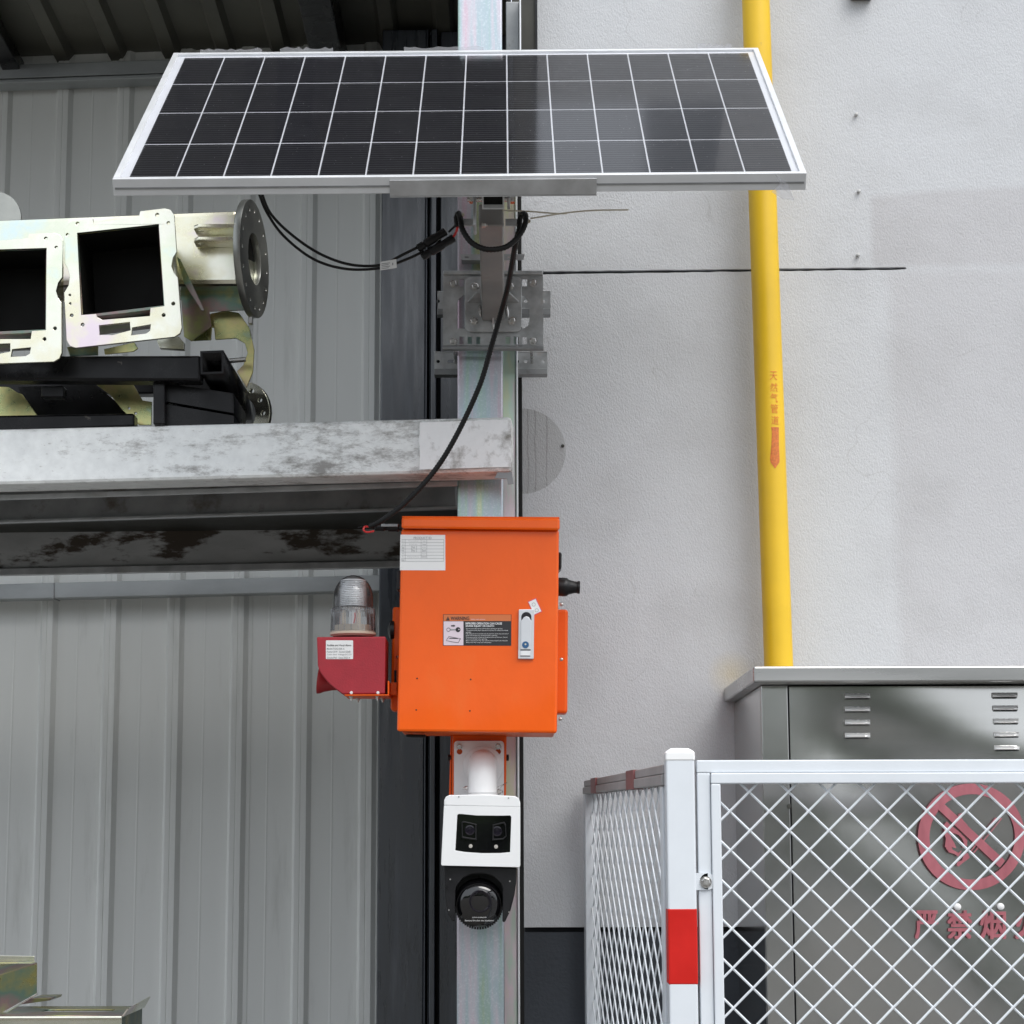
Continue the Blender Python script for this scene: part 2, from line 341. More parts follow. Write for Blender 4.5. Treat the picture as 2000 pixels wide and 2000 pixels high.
    for xp in (1031, 1045, 1067):
        q = mth('SUBTRACT', 1.0, mth('MULTIPLY', mth('ABSOLUTE', mth('SUBTRACT', xw, P(xp, 881, .35).x), 0), 420), clamp=True)
        dr = q if dr == 0.0 else mth('MAXIMUM', dr, q)
    f2 = mth('MULTIPLY', ring, mth('MULTIPLY_ADD', dr, 0.35, 0.38))
    m4 = N.new('ShaderNodeMix'); m4.data_type = 'RGBA'; L.new(f2, m4.inputs['Factor']); L.new(m3.outputs['Result'], m4.inputs['A']); m4.inputs['B'].default_value = (0.20, 0.195, 0.185, 1)
    nc = N.new('ShaderNodeTexNoise'); nc.inputs['Scale'].default_value = 2.6; nc.inputs['Detail'].default_value = 3; nc.inputs['Roughness'].default_value = 0.5; L.new(geo.outputs['Position'], nc.inputs['Vector'])
    nd = N.new('ShaderNodeTexNoise'); nd.inputs['Scale'].default_value = 3.1; nd.inputs['Detail'].default_value = 2
    mo = N.new('ShaderNodeMapping'); mo.inputs['Location'].default_value = (5, 2, 8); L.new(geo.outputs['Position'], mo.inputs[0]); L.new(mo.outputs[0], nd.inputs['Vector'])
    cr_ = mth('SUBTRACT', 1.0, mth('MULTIPLY', mth('ABSOLUTE', mth('SUBTRACT', nc.outputs[0], 0.5), 0), 420), clamp=True)
    cm_ = mth('MULTIPLY', mth('MULTIPLY', mth('SUBTRACT', nd.outputs[0], 0.52), 12, clamp=True), mth('MULTIPLY', cr_, 0.3))
    sm_ = mth('MULTIPLY', mth('MULTIPLY', mth('SUBTRACT', nz.outputs[0], 0.50), 5, clamp=True), 0.15)
    m5 = N.new('ShaderNodeMix'); m5.data_type = 'RGBA'; L.new(mth('MAXIMUM', cm_, sm_), m5.inputs['Factor']); L.new(m4.outputs['Result'], m5.inputs['A']); m5.inputs['B'].default_value = (0.27, 0.265, 0.26, 1)
    L.new(m5.outputs['Result'], b.inputs['Base Color'])
stucco()

def beam_mat():                         # galvanised face with chalky white bloom and rubbed grey-brown patches
    m = mat('beam_white', (0.90, 0.92, 0.91), 0.5, 0.35, var=0.12, vs=40, stretch=(1, 1, 1))
    N, L = m.node_tree.nodes, m.node_tree.links; b = N['Principled BSDF']
    tc = [n for n in N if n.type == 'TEX_COORD'][0]
    src = b.inputs['Base Color'].links[0].from_socket
    bmp = N.new('ShaderNodeMapping'); bmp.inputs['Scale'].default_value = (0.55, 1, 1.5); L.new(tc.outputs['Object'], bmp.inputs[0])
    def noise(s, d, r=0.6):
        n = N.new('ShaderNodeTexNoise'); n.inputs['Scale'].default_value = s; n.inputs['Detail'].default_value = d; n.inputs['Roughness'].default_value = r; L.new(bmp.outputs[0], n.inputs['Vector']); return n
    def mr(s, a, c, lo=0.0, hi=1.0):
        n = N.new('ShaderNodeMapRange'); n.inputs['From Min'].default_value = a; n.inputs['From Max'].default_value = c; n.inputs['To Min'].default_value = lo; n.inputs['To Max'].default_value = hi; L.new(s, n.inputs[0]); return n.outputs[0]
    sp = N.new('ShaderNodeSeparateXYZ'); L.new(tc.outputs['Object'], sp.inputs[0])
    big = noise(14, 14, 0.8); fine = noise(85, 6, 0.75)
    ad = N.new('ShaderNodeMath'); ad.operation = 'ADD'; L.new(mr(sp.outputs['X'], -0.2, 0.75, -0.03, 0.075), ad.inputs[0]); L.new(big.outputs[0], ad.inputs[1])
    f1 = mr(ad.outputs[0], 0.55, 0.68, 0, 0.75)
    m1 = N.new('ShaderNodeMix'); m1.data_type = 'RGBA'; L.new(f1, m1.inputs['Factor']); L.new(src, m1.inputs['A']); m1.inputs['B'].default_value = (0.14, 0.125, 0.11, 1)
    f2 = mr(fine.outputs[0], 0.60, 0.70, 0, 0.6)
    m2 = N.new('ShaderNodeMix'); m2.data_type = 'RGBA'; L.new(f2, m2.inputs['Factor']); L.new(m1.outputs['Result'], m2.inputs['A']); m2.inputs['B'].default_value = (0.30, 0.28, 0.25, 1)
    L.new(m2.outputs['Result'], b.inputs['Base Color'])
    L.new(mr(f1, 0, 1, 0.35, 0.0), b.inputs['Metallic'])
beam_mat()

mat('beam_scuff', (0.90, 0.91, 0.91), 0.5, 0.35, var=0.08, vs=30, stain=(0.26, 0.245, 0.22), ss=17, st=(.52, .72))
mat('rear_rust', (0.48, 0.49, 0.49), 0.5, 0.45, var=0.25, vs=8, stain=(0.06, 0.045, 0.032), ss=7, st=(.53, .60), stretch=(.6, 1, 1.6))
def cell_mat():
    m = mat('solar_cell', (0.006, 0.006, 0.008), 0.35, var=0.25, vs=9, spec=0.12)
    N, L = m.node_tree.nodes, m.node_tree.links; b = N['Principled BSDF']
    uv = N.new('ShaderNodeUVMap'); sp = N.new('ShaderNodeSeparateXYZ'); L.new(uv.outputs[0], sp.inputs[0])
    def mth(op, a, c):
        n = N.new('ShaderNodeMath'); n.operation = op
        for i, q in enumerate((a, c)):
            if isinstance(q, (int, float)): n.inputs[i].default_value = q
            else: L.new(q, n.inputs[i])
        return n.outputs[0]
    ln = mth('LESS_THAN', mth('FRACT', mth('MULTIPLY', sp.outputs['Y'], 15.0), 0), 0.20)
    src = b.inputs['Base Color'].links[0].from_socket
    mx = N.new('ShaderNodeMix'); mx.data_type = 'RGBA'; L.new(ln, mx.inputs['Factor']); L.new(src, mx.inputs['A']); mx.inputs['B'].default_value = (0.10, 0.10, 0.11, 1)
    # scattered specks of dust
    vo = N.new('ShaderNodeTexVoronoi'); vo.inputs['Scale'].default_value = 60; geo = N.new('ShaderNodeNewGeometry'); L.new(geo.outputs['Position'], vo.inputs['Vector'])
    dt = mth('LESS_THAN', vo.outputs['Distance'], 0.055)
    m2 = N.new('ShaderNodeMix'); m2.data_type = 'RGBA'; L.new(dt, m2.inputs['Factor']); L.new(mx.outputs['Result'], m2.inputs['A']); m2.inputs['B'].default_value = (0.5, 0.5, 0.5, 1)
    L.new(m2.outputs['Result'], b.inputs['Base Color'])
cell_mat()

# ================================================================== SETTING
g = MB().add([(-40, -40, 0), (40, -40, 0), (40, 40, 0), (-40, 40, 0)], [(0, 1, 2, 3)])
tag(build('ground', g, 'concrete'), None, None, kind='structure')

tl_ = MB(); rnd = random.Random(3)
for i in range(260):
    x = -34 + 68 * rnd.random(); h = 3.0 + 1.2 * math.sin(x * .31 + 1) * math.sin(x * .13) + 1.1 * rnd.random(); r0 = .9 + .8 * rnd.random(); y = -27 - 2.5 * rnd.random()
    zc_ = h - r0 if i % 3 == 0 else rnd.random() * (h - r0) + .3
    vs = []
    for a in range(5):
        for b in range(8):
            th = math.pi * (a + .5) / 5; ph = 2 * math.pi * b / 8; k_ = r0 * (.75 + .5 * rnd.random())
            vs.append((x + k_ * math.sin(th) * math.cos(ph), y + k_ * math.sin(th) * math.sin(ph), max(.02, zc_ + k_ * math.cos(th))))
    tl_.add(vs, [(a * 8 + b, a * 8 + (b + 1) % 8, a * 8 + 8 + (b + 1) % 8, a * 8 + 8 + b) for a in range(4) for b in range(8)] + [tuple(range(8)), tuple(reversed(range(32, 40)))])
tag(build('tree_line', tl_, 'far_leaves'), 'dark green row of trees across the street', 'trees', kind='stuff')

# ---- rendered building on the right: facade with a joint, plinth, fixings
YW = 0.35
xl = P(1019, 1000, YW).x; zp = P(1100, 1811, YW).z; zp0 = P(1100, 1821, YW).z
bld = thing('rendered_building', 'pale grey stucco building wall with dark base band and yellow gas pipe', 'building', (2.5, YW, 0))
rs_ = random.Random(9)
sl_ = [(1030 + 739 * i / 46, 529.5 - 8.5 * i / 46 + .9 * rs_.random()) for i in range(47)] + [(1771, 524)] + [(1769 - 739 * i / 46, 527 + 9.5 * i / 46 - 1.6 * rs_.random() * (1 - .6 * i / 46)) for i in range(47)]
slit = [(P(x, y, YW).x, P(x, y, YW).z) for x, y in sl_]
XN, ZN = .56, 4.03      # unseen corner step, shaped so the panel glass reflects bright sky
outer = [(xl, zp), (5.5, zp), (5.5, 7.0), (XN, 7.0), (XN, ZN), (xl, ZN)]
build('facade', plate_mesh([outer, slit], 0.02, lambda x, y, z: Vector((x, YW + 0.01 - z, y))), 'stucco', bld)
build('wall_core', MB().box(xl + 0.004, 5.498, YW + 0.021, 4.0, 0.0, ZN - .01), 'joint_black', bld)
build('upper_block', MB().box(XN + .002, 5.498, YW + 0.021, 4.0, ZN - .009, 6.99), 'stucco', bld)
build('plinth', MB().box(xl + 0.001, 5.5, YW + 0.002, YW + 0.02, 0.0, zp0), 'plinth', bld)
for x, y in ((1672, 224.6), (1677, 374.7), (1675.5, 499)):
    p = P(x, y, YW); b_ = build('wall_screw', MB().lathe(p, (0, -1, 0), [(-.01, .0042), (.006, .0042), (.012, .0030), (.0122, .001)], 10), 'bolt_steel', bld, True)
p0, p1 = P(1660, 2, YW), P(1702, 2, YW)
build('lamp_bracket', MB().box(p0.x, p1.x, YW - .03, YW - .001, p0.z, p0.z + .05), 'dark_oxide', bld, bevel=.003)
p = P(1099, 871, YW)
build('wall_plug', MB().lathe(p, (0, -1, 0), [(-.005, .004), (.002, .004), (.003, .002)], 10), 'dark_oxide', bld, True)

# ---- steel shed on the left: siding, girts, roof, columns
SO = Vector((0, 2.0, 0)); sx = Vector((1, -0.08, 0)).normalized(); sn = Vector((sx.y, -sx.x, 0))
shed = thing('steel_shed', 'open steel shed with grey ribbed siding, dark roof and navy corner column', 'shed', (-1.5, 2.0, 0))
def spx(x, y): return PP(x, y, SO, sn)
s_a = (spx(92, 1950) - SO).dot(sx); s_b = (spx(603, 1950) - SO).dot(sx); pitch = (s_b - s_a) / 4
def siding(s_start, n, name, lift):
    prof = []
    for k in range(n):
        b0 = s_start + k * pitch
        prof += [(b0, 0), (b0 + pitch * .30, 0), (b0 + pitch * .32, .0010), (b0 + pitch * .34, 0),
                 (b0 + pitch * .72, 0), (b0 + pitch * .77, .015), (b0 + pitch * .84, .015), (b0 + pitch * .845, .0135), (b0 + pitch * .86, .0135), (b0 + pitch * .865, .015), (b0 + pitch * .935, .015)]
    prof += [(s_start + n * pitch, 0), (s_start + n * pitch + .012, 0)]
    m = MB(); vs = []
    for z in (0.0, 4.6):
        vs += [SO + sx * s + sn * (h + lift) + Vector((0, 0, z)) for s, h in prof]
    q = len(prof); m.add(vs, [(i, i + 1, q + i + 1, q + i) for i in range(q - 1)])
    o = build(name, m, 'siding', shed); so = o.modifiers.new('thick', 'SOLIDIFY'); so.thickness = .0015; so.offset = -1
    return o
for k in range(5): siding(s_a - pitch * 13 + pitch * 4 * k, 4, 'siding_sheet', .0022 * (k % 2))
def girt(x0, yt0, yb0, x1, yt1, yb1, d0, name='girt', m_='girt_steel'):
    o2 = SO + sn * (.026 + d0)
    a = [PP(x0, yb0, o2, sn), PP(x1, yb1, o2, sn), PP(x1, yt1, o2, sn), PP(x0, yt0, o2, sn)]
    e = (a[1] - a[0]).normalized(); ex = 0.9 if x0 <= 0 else 0
    a[0] = a[0] - e * ex; a[3] = a[3] - e * ex
    g = MB().hexa(a + [p - sn * d0 for p in a]); return build(name, g, m_, shed, bevel=.003)
girt(0, 126, 154, 900, 96, 122, .06)
girt(0, 155, 163, 900, 123, 131, .075)
girt(0, 1141, 1171, 775, 1122, 1153, .06)
girt(103, 1138, 1170.5, 107, 1138, 1170.5, .062, 'weld_seam', 'galv_dark')
# roof underside: ribbed sheet running towards the street
zr0 = PP(0, 126, SO + sn * .03, sn).z
def roofz(Y): return zr0 + 0.03 + .06 * (2.2 - Y)
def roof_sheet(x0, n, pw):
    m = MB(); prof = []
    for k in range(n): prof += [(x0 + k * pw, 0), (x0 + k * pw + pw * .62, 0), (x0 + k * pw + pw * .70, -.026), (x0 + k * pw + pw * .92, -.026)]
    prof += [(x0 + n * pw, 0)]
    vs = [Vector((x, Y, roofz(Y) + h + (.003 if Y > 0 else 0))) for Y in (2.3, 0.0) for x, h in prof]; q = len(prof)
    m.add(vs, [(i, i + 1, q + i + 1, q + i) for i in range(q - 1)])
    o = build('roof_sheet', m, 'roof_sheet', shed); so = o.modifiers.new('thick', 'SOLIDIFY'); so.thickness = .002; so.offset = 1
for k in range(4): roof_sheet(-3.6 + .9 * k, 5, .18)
for xa, xb, h in ((-.63, -.53, .12), (-1.66, -1.60, .05)):
    m = MB(); a = []
    for Y in (.02, 2.1): a += [[(xa, Y, roofz(Y) - .03 - h), (xb, Y, roofz(Y) - .03 - h), (xb, Y, roofz(Y) - .03), (xa, Y, roofz(Y) - .03)]]
    build('rafter', m.hexa(a[0] + a[1]), 'black_steel', shed, bevel=.004)
# dark side panel closing the gap to the building at the top
p0, p1 = P(1000, 60, .26), P(1049, 60, .26)
build('gable_flashing', MB().box(p0.x, p1.x, .27, .34, P(1000, 130, .26).z, 5.0), 'dark_oxide', shed, bevel=.003)
build('gable_strip', MB().box(p1.x - .004, p1.x + .001, .262, .268, P(1000, 130, .26).z, 5.0), 'joint_black', shed)
# navy corner column and trim, folded from sheet
YT = 1.86
def tx(u): return F(u, 1200, YT).x
build('corner_column', MB().box(tx(714.5), tx(801), YT, YT + .16, 0, roofz(YT) - .03), 'navy_trim', shed, bevel=.004)
for ua, ub, dy in ((801.3, 804.5, -.004), (808, 811, .01), (811.3, 822, -.004), (829, 884, .02)):
    build('trim_fold', MB().box(tx(ua), tx(ub), YT + dy, YT + .14, 0, roofz(YT) - .03), 'navy_trim', shed, bevel=.0025)
build('trim_back', MB().box(tx(802), tx(975), YT + .05, YT + .15, 0, roofz(YT) - .03), 'joint_black', shed)
# black seal between shed and building
p0, p1 = P(1012, 1000, .30), P(1019, 1000, .30)
build('corner_seal', MB().box(p0.x, p1.x + .002, .30, .345, 0, P(1012, 380, .3).z), 'black_rubber', shed, bevel=.002)

# ================================================================== STORAGE RACK
YP = 0.12
rack = thing('storage_rack', 'zinc plated storage rack upright with scuffed galvanised front beam', 'rack', (-0.1, YP, 0))
xa, xb = P(893, 1000, YP).x, P(983, 1000, YP).x
ztop = P(940, -25, YP).z
zbm = P(940, 870, YP).z
build('upright', MB().box(xa, xb, YP, YP + .08, 0, ztop), 'zinc_post', rack, bevel=.004)
p0 = P(985, 1000, .21); p1 = P(1008, 1000, .21); p2 = P(1012.5, 1000, .21)
build('rear_channel', MB().box(p0.x - .03, p1.x, .21, .25, 0, P(1000, 110, .21).z), 'zinc_strip', rack, bevel=.003)
build('channel_lip', MB().box(p1.x + .0005, p2.x, .204, .25, 0, P(1000, 112, .21).z), 'alu', rack, bevel=.0015)
q0, q1, q2 = P(988, 60, .2), P(1014, 60, .2), P(1017.5, 60, .2)
build('cleat', MB().box(q0.x, q1.x, .20, .22, P(990, 150, .2).z, P(990, 3, .2).z), 'galv_dark', rack, bevel=.002)
build('cleat_flange', MB().box(q1.x + .0005, q2.x, .14, .22, P(990, 150, .2).z, P(990, 3, .2).z), 'alu', rack, bevel=.001)
# front beam: rectangular section, slightly higher at the upright
def beam(xl_, yt_l, yb_l, Yl, xr_, yt_r, yb_r, Yr, dep, mt, name='beam', ext=0.9, bev=.008):
    a = [P(xl_, yb_l, Yl), P(xr_, yb_r, Yr), P(xr_, yt_r, Yr), P(xl_, yt_l, Yl)]
    e0 = (a[1] - a[0]).normalized(); e1 = (a[2] - a[3]).normalized(); a[0] = a[0] - e0 * ext; a[3] = a[3] - e1 * ext
    return build(name, MB().hexa(a + [p + Vector((0.05 * dep, dep, 0)) for p in a]), mt, rack, bevel=bev)
beam(0, 838, 947.5, .06, 999, 813.5, 921.5, -.02, .10, 'beam_white', 'front_beam')
# folded lower lips seen from below, then the beams behind
beam(0, 966, 976, .18, 893, 939, 949, .10, .01, 'galv', 'beam_lip', bev=.001)
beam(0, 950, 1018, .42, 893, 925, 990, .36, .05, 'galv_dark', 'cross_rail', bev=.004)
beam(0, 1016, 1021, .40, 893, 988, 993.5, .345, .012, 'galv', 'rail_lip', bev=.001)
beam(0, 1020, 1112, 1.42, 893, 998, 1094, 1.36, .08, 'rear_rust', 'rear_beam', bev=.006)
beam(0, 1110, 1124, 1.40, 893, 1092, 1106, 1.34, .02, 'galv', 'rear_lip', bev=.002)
# chalk-white end plate over the beam end and torn flange below it
rp_ = random.Random(5)
build('beam_patch', plate_px([[(817 + 3.5 * rp_.random(), 917 - i * 9.2) for i in range(11)] + [(998, 819), (998, 911.8)]], -.0215, .001), 'beam_scuff', rack)
build('torn_flange', plate_px([[(966, 934), (972, 922), (992, 919), (1000, 922), (1003, 945), (992, 946), (990, 935)]], -.012, .003), 'galv_dark', rack)
zdeck = P(500, 826, .03).z - .012
build('shelf_deck', MB().box(-2.2, xa - .01, .16, 1.50, zdeck - .03, zdeck), 'dark_oxide', rack)
build('base_plate', MB().box(xa - .05, xb + .05, YP - .05, YP + .13, 0.0, .012), 'galv', rack)
for px in (-2.1,):
    build('upright', MB().box(px - .05, px + .05, YP, YP + .08, 0, 3.2), 'zinc_post', rack, bevel=.004)
    build('rear_upright', MB().box(px - .05, px + .05, 1.46, 1.54, 0, 3.2), 'zinc_post', rack, bevel=.004)
build('rear_upright', MB().box(xa, xb, 1.46, 1.54, 0, 3.0), 'galv_dark', rack, bevel=.004)

# ================================================================== ZINC BRACKETS AND BLACK PALLET ON THE SHELF
def c2(pts): return [(x / 3.45, y / 3.45 + 350) for x, y in pts]
plateA = c2([(432, 345), (470, 292), (625, 264), (630, 296), (938, 246), (944, 216), (1110, 196), (1150, 206), (1174, 240), (1190, 490), (1165, 530), (1155, 585), (1172, 630), (1198, 662), (1225, 1000), (1212, 1038), (1176, 1062),
             (510, 1136), (470, 1122), (448, 1085), (432, 765), (462, 715), (470, 655), (455, 600), (435, 565)])
openA = c2([(520, 362), (1070, 303), (1108, 855), (1014, 868), (1010, 922), (690, 948), (655, 930), (648, 908), (548, 915)])
slotA = c2([(890, 1000), (1016, 978), (1012, 1020), (985, 1040), (885, 1052)])
notchA = c2([(668, 985), (875, 962), (880, 1018), (760, 1050), (672, 1050)])
holesA = [c2(circ(x, y, r, 10)) for x, y, r in ((523, 300, 13), (455, 375, 12), (1060, 240, 13), (1135, 295, 12), (471, 780, 9), (474, 838, 9), (483, 918, 13), (557, 980, 13), (1168, 838, 13), (1103, 915, 13))]
def xf(pts, ang, piv, sh):
    ca, sa = math.cos(ang), math.sin(ang); o = []
    for x, y in pts:
        dx, dy = x - piv[0], y - piv[1]; o.append((piv[0] + ca * dx - sa * dy + sh[0], piv[1] + sa * dx + ca * dy + sh[1]))
    return o
def bracket(ang, sh, Yf, label, name='steel_bracket'):
    piv = (240, 530); T = lambda l: xf(l, ang, piv, sh)
    base = P(240 + sh[0], 680 + sh[1], Yf)
    t = thing(name, label, 'bracket', base, 'zinc plated brackets on the shelf')
    build('face_plate', plate_px([T(plateA), T(openA), T(slotA), T(notchA)] + [T(h) for h in holesA], Yf, .010), 'zinc_pale', t, bevel=.0012)
    # square duct behind the opening
    duct = c2([(512, 354), (1080, 294), (1118, 866), (540, 935)])
    inn = c2([(524, 366), (1068, 308), (1104, 850), (552, 918)])
    build('duct', plate_px([T(duct), T(inn)], Yf + .0105, .165), 'zinc_olive', t)
    build('duct_end', plate_px([T(inn)], Yf + .165, .006), 'hollow_shade', t)  # end blackened to stand for the shade deep in the duct
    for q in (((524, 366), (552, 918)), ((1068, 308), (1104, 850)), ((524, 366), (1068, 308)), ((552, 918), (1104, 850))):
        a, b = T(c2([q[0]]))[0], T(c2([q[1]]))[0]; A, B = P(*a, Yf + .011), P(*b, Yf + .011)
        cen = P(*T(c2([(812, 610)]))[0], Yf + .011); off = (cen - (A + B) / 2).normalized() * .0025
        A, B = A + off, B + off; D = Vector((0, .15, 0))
        build('duct_shade', MB().add([A, B, B + D, A + D], [(0, 1, 2, 3)]), 'hollow_shade', t)  # black sheets added inside the duct, painting its shade
    return t
brA = bracket(0, (0, 0), -.06, 'iridescent zinc bracket with square opening and round end flange')
brB = bracket(R(4.4), (-226, 41), -.075, 'iridescent zinc bracket whose square opening is cut off by the frame edge')
# cross tube of the first bracket with its round flange
YB = .13
a = [P(-60, 560, YB + .03), P(470, 556, YB), P(466, 409.5, YB), P(-60, 430, YB + .03)]
build('cross_tube', MB().hexa(a + [p + Vector((.02, .15, 0)) for p in a]), 'zinc_pale', brA, bevel=.012)
fc = P(491, 506, .20); fn_ = Vector((1, -.13, 0.02)).normalized(); fu = fn_.cross(Vector((0, 0, 1))).normalized(); fw = fu.cross(fn_)
rr = .138
loops = [circ(0, 0, rr, 40), circ(0, 0, rr * .44, 24)] + [circ(rr * .84 * math.cos(R(22.5 * i)), rr * .84 * math.sin(R(22.5 * i)), .0055, 8) for i in range(16)]
build('round_flange', plate_mesh(loops, .016, lambda x, y, z: fc + fu * x + fw * y + fn_ * z), 'zinc_grey', brA, bevel=.001)
build('bore_shade', MB().lathe(fc - fn_ * .03, fn_, [(0, rr * .46), (.021, rr * .46)], 28), 'hollow_shade', brA, True)  # black plug painting the shade inside the flange hole
for y0 in (443, 468):
    pa, pb = P(378, y0, YB - .05), P(463, y0 - 3, YB - .05)
    lz = pa.z
    lug = [(pa.x, YB), (pa.x - .0, YB - .045), (pa.x + .012, YB - .058), (pb.x, YB - .058), (pb.x, YB)]
    build('lug', plate_mesh([lug, circ(pa.x + .014, YB - .03, .008, 10)], .009, lambda x, y, z: Vector((x, y, lz + z))), 'zinc_pale', brA, bevel=.0008)
build('gusset', plate_px([c2([(1190, 520), (1215, 540), (1375, 880), (1360, 885), (1240, 700)])], .06, .006), 'zinc_olive', brA)
build('side_web', plate_px([c2([(1195, 500), (1215, 560), (1320, 715), (1640, 700), (1660, 880), (1410, 890), (1425, 990), (1290, 1090), (1240, 1060)])], .20, .006), 'zinc_olive', brA)
build('arch_plate', plate_px([c2([(1290, 1088), (1260, 1000), (1420, 905), (1520, 885), (1610, 900), (1680, 1000), (1713, 1150), (1703, 1300), (1660, 1405), (1595, 1295), (1640, 1250), (1668, 1170), (1650, 1105), (1590, 1070), (1450, 1080), (1442, 1000), (1428, 995), (1420, 1082)])], .24, .008), 'zinc_rainbow', brA, bevel=.001)
build('pin', MB().tube([P(448, 705, .20), P(480, 702, .20)], .0055, 12), 'bolt_steel', brA, True)
build('hex_nut', MB().box(*(lambda p: (p.x - .005, p.x + .005, .17, .185, p.z - .008, p.z + .008))(P(488.5, 625, .17))), 'bolt_steel', brA, bevel=.001)
# rim of another flange at the left edge
p = P(-12, 425, .42)
o = build('flange_disc', MB().lathe(p, (0, 1, 0), [(0, .066), (.012, .066)], 36), 'zinc_grey', None, True)
tag(o, 'round zinc flange peeking up behind the bracket tube beside the siding', 'flange')

# lower layer of brackets under the pallet
def loose_plate(loops, Y, th, label, m_='zinc_rainbow', name='zinc_plate'):
    o = build(name, plate_px([c2(l) for l in loops], Y, th), m_, None, bevel=.001)
    return tag(o, label, 'metal plate', 'zinc plates under the black pallet')
loose_plate([[(-60, 1395), (60, 1400), (110, 1435), (150, 1450), (255, 1595), (250, 1606), (-60, 1606)]], .20, .008, 'curved zinc plate with pale blue sheen under the pallet by the frame edge')
loose_plate([[(650, 1385), (700, 1375), (895, 1378), (960, 1490), (1022, 1500), (1018, 1655), (935, 1655), (830, 1560), (740, 1450)], circ(870, 1543, 10, 8), circ(914, 1578, 10, 8)], .18, .008, 'curved yellow zinc plate with two bolt holes under the pallet')
loose_plate([[(450, 1130), (660, 1125), (660, 1185), (470, 1190)]], .05, .006, 'pale zinc tab wedged between face plates and pallet tube', 'zinc_olive')
loose_plate([[(700, 1145), (905, 1098), (930, 1140), (900, 1160), (705, 1180)]], .06, .006, 'violet zinc strip lying on the black pallet tube', 'zinc_rainbow')
loose_plate([[(1055, 1085), (1205, 1060), (1240, 1100), (1238, 1146), (1075, 1138)]], .055, .02, 'short bright zinc block resting on the pallet tube end', 'zinc_pale')
p = P(506, 800, .55)
ux = Vector((1, -.45, 0)).normalized()
o = build('round_zinc_flange', plate_mesh([circ(0, 0, .085, 32), circ(0, 0, .045, 20)] + [circ(.066 * math.cos(R(30 * i)), .066 * math.sin(R(30 * i)), .006, 8) for i in range(12)], .012,
          lambda x, y, z: P(470, 812, .45) + ux * x + Vector((0, 0, 1)) * y + Vector((.4, .9, 0)) * z), 'zinc_pale', None, bevel=.001)
tag(o, 'drilled zinc flange edge showing beyond the pallet side rail', 'flange')

pal = thing('steel_pallet', 'black painted square-tube pallet frame resting on the rack beam', 'pallet', P(300, 838, .10))
a = [P(-60, 742, .02), P(392, 744, .0), P(392, 694, .0), P(-60, 695, .02)]
build('front_rail', MB().hexa(a + [p + Vector((0, .052, 0)) for p in a]), 'black_steel', pal, bevel=.006)
so_ = c2([(1348, 1158), (1505, 1152), (1507, 1308), (1352, 1314)]); si = c2([(1362, 1172), (1492, 1167), (1494, 1296), (1365, 1300)])
build('side_rail', plate_px([so_, si], -.004, 1.0), 'black_steel', pal)
cc = P(414, 707, .05)
build('rail_end_shade', MB().box(cc.x - .02, cc.x + .02, .12, .13, cc.z - .02, cc.z + .02), 'hollow_shade', pal)  # black sheet set in the open tube as its inner shade
build('leg', MB().quad_px([(299, 829), (322, 829), (322, 742), (299, 742)], .03, .05), 'black_steel', pal, bevel=.003)
build('bottom_rail', MB().quad_px([(-60, 846), (262, 833), (262, 807), (-60, 812)], .10, .05), 'black_steel', pal, bevel=.005)
build('stub', MB().quad_px([(81, 775), (124, 775), (124, 754), (81, 755)], .06, .04), 'black_steel', pal, bevel=.002)
build('rear_rail', MB().quad_px([(-60, 770), (420, 768), (420, 740), (-60, 742)], .8, .05), 'black_steel', pal, bevel=.004)
build('interior_shade', plate_px([c2([(120, 1400), (630, 1380), (760, 1480), (960, 1640), (200, 1640), (150, 1470)])], .28, .01), 'black_steel', pal)  # black sheet added to stand in for the dark shelf interior
for l, lab in (([(1110, 1370), (1575, 1440), (1578, 1580), (1112, 1500)], 'upper black timber block stacked inside the pallet end'),
               ([(1112, 1510), (1578, 1590), (1580, 1680), (1112, 1662)], 'lower black timber block stacked on the rack beam inside the pallet')):
    o = build('timber_block', plate_px([c2(l)], .06, .22), 'black_steel', None, bevel=.004); tag(o, lab, 'block', 'blocks inside the pallet')

# ---- folded zinc sheets at the lower left
def c8(pts): return [(x / 3.864, y / 3.864 + 1750) for x, y in pts]
Y8 = .05
t = thing('folded_zinc_tray', 'olive zinc sheet tray tilted on edge with a rolled top lip', 'metal tray', P(20, 1990, Y8), 'folded zinc trays on the lower shelf')
a = [P(x, y, Y8) for x, y in c8([(-120, 960), (276, 735), (278, 505), (-120, 640)])]
build('side_wall', MB().hexa(a + [p + Vector((0, .004, 0)) for p in a]), 'zinc_olive', t, bevel=.001)
a = [P(*c8([q])[0], y_) for q, y_ in (((-120, 632), Y8), ((277, 503), Y8), ((262, 494), Y8 + .12), ((-120, 500), Y8 + .12))]
build('top_face', MB().hexa([p for p in a] + [p - Vector((0, 0, .003)) for p in a]), 'zinc_olive', t)
a = [P(x, y, Y8 + .125) for x, y in c8([(-120, 498), (261, 492), (258, 452), (-120, 447)])]
build('lip', MB().hexa(a + [p + Vector((0, .003, 0)) for p in a]), 'zinc_pale', t, bevel=.001)
a = [P(x, y, Y8 - .003) for x, y in c8([(-120, 985), (277, 745), (277, 733), (-120, 955)])]
build('edge_bead', MB().hexa(a + [p + Vector((0, .01, 0)) for p in a]), 'bolt_steel', t, bevel=.001)
t = thing('folded_zinc_tray', 'flat topped zinc sheet tray with a long slot and upturned end lip', 'metal tray', P(100, 2010, -.02), 'folded zinc trays on the lower shelf')
Yf = -.04
fl, fr_, bl_, br_ = P(*c8([(-160, 930)])[0], Yf), P(*c8([(920, 905)])[0], Yf), None, None
zt = P(*c8([(500, 905)])[0], Yf).z
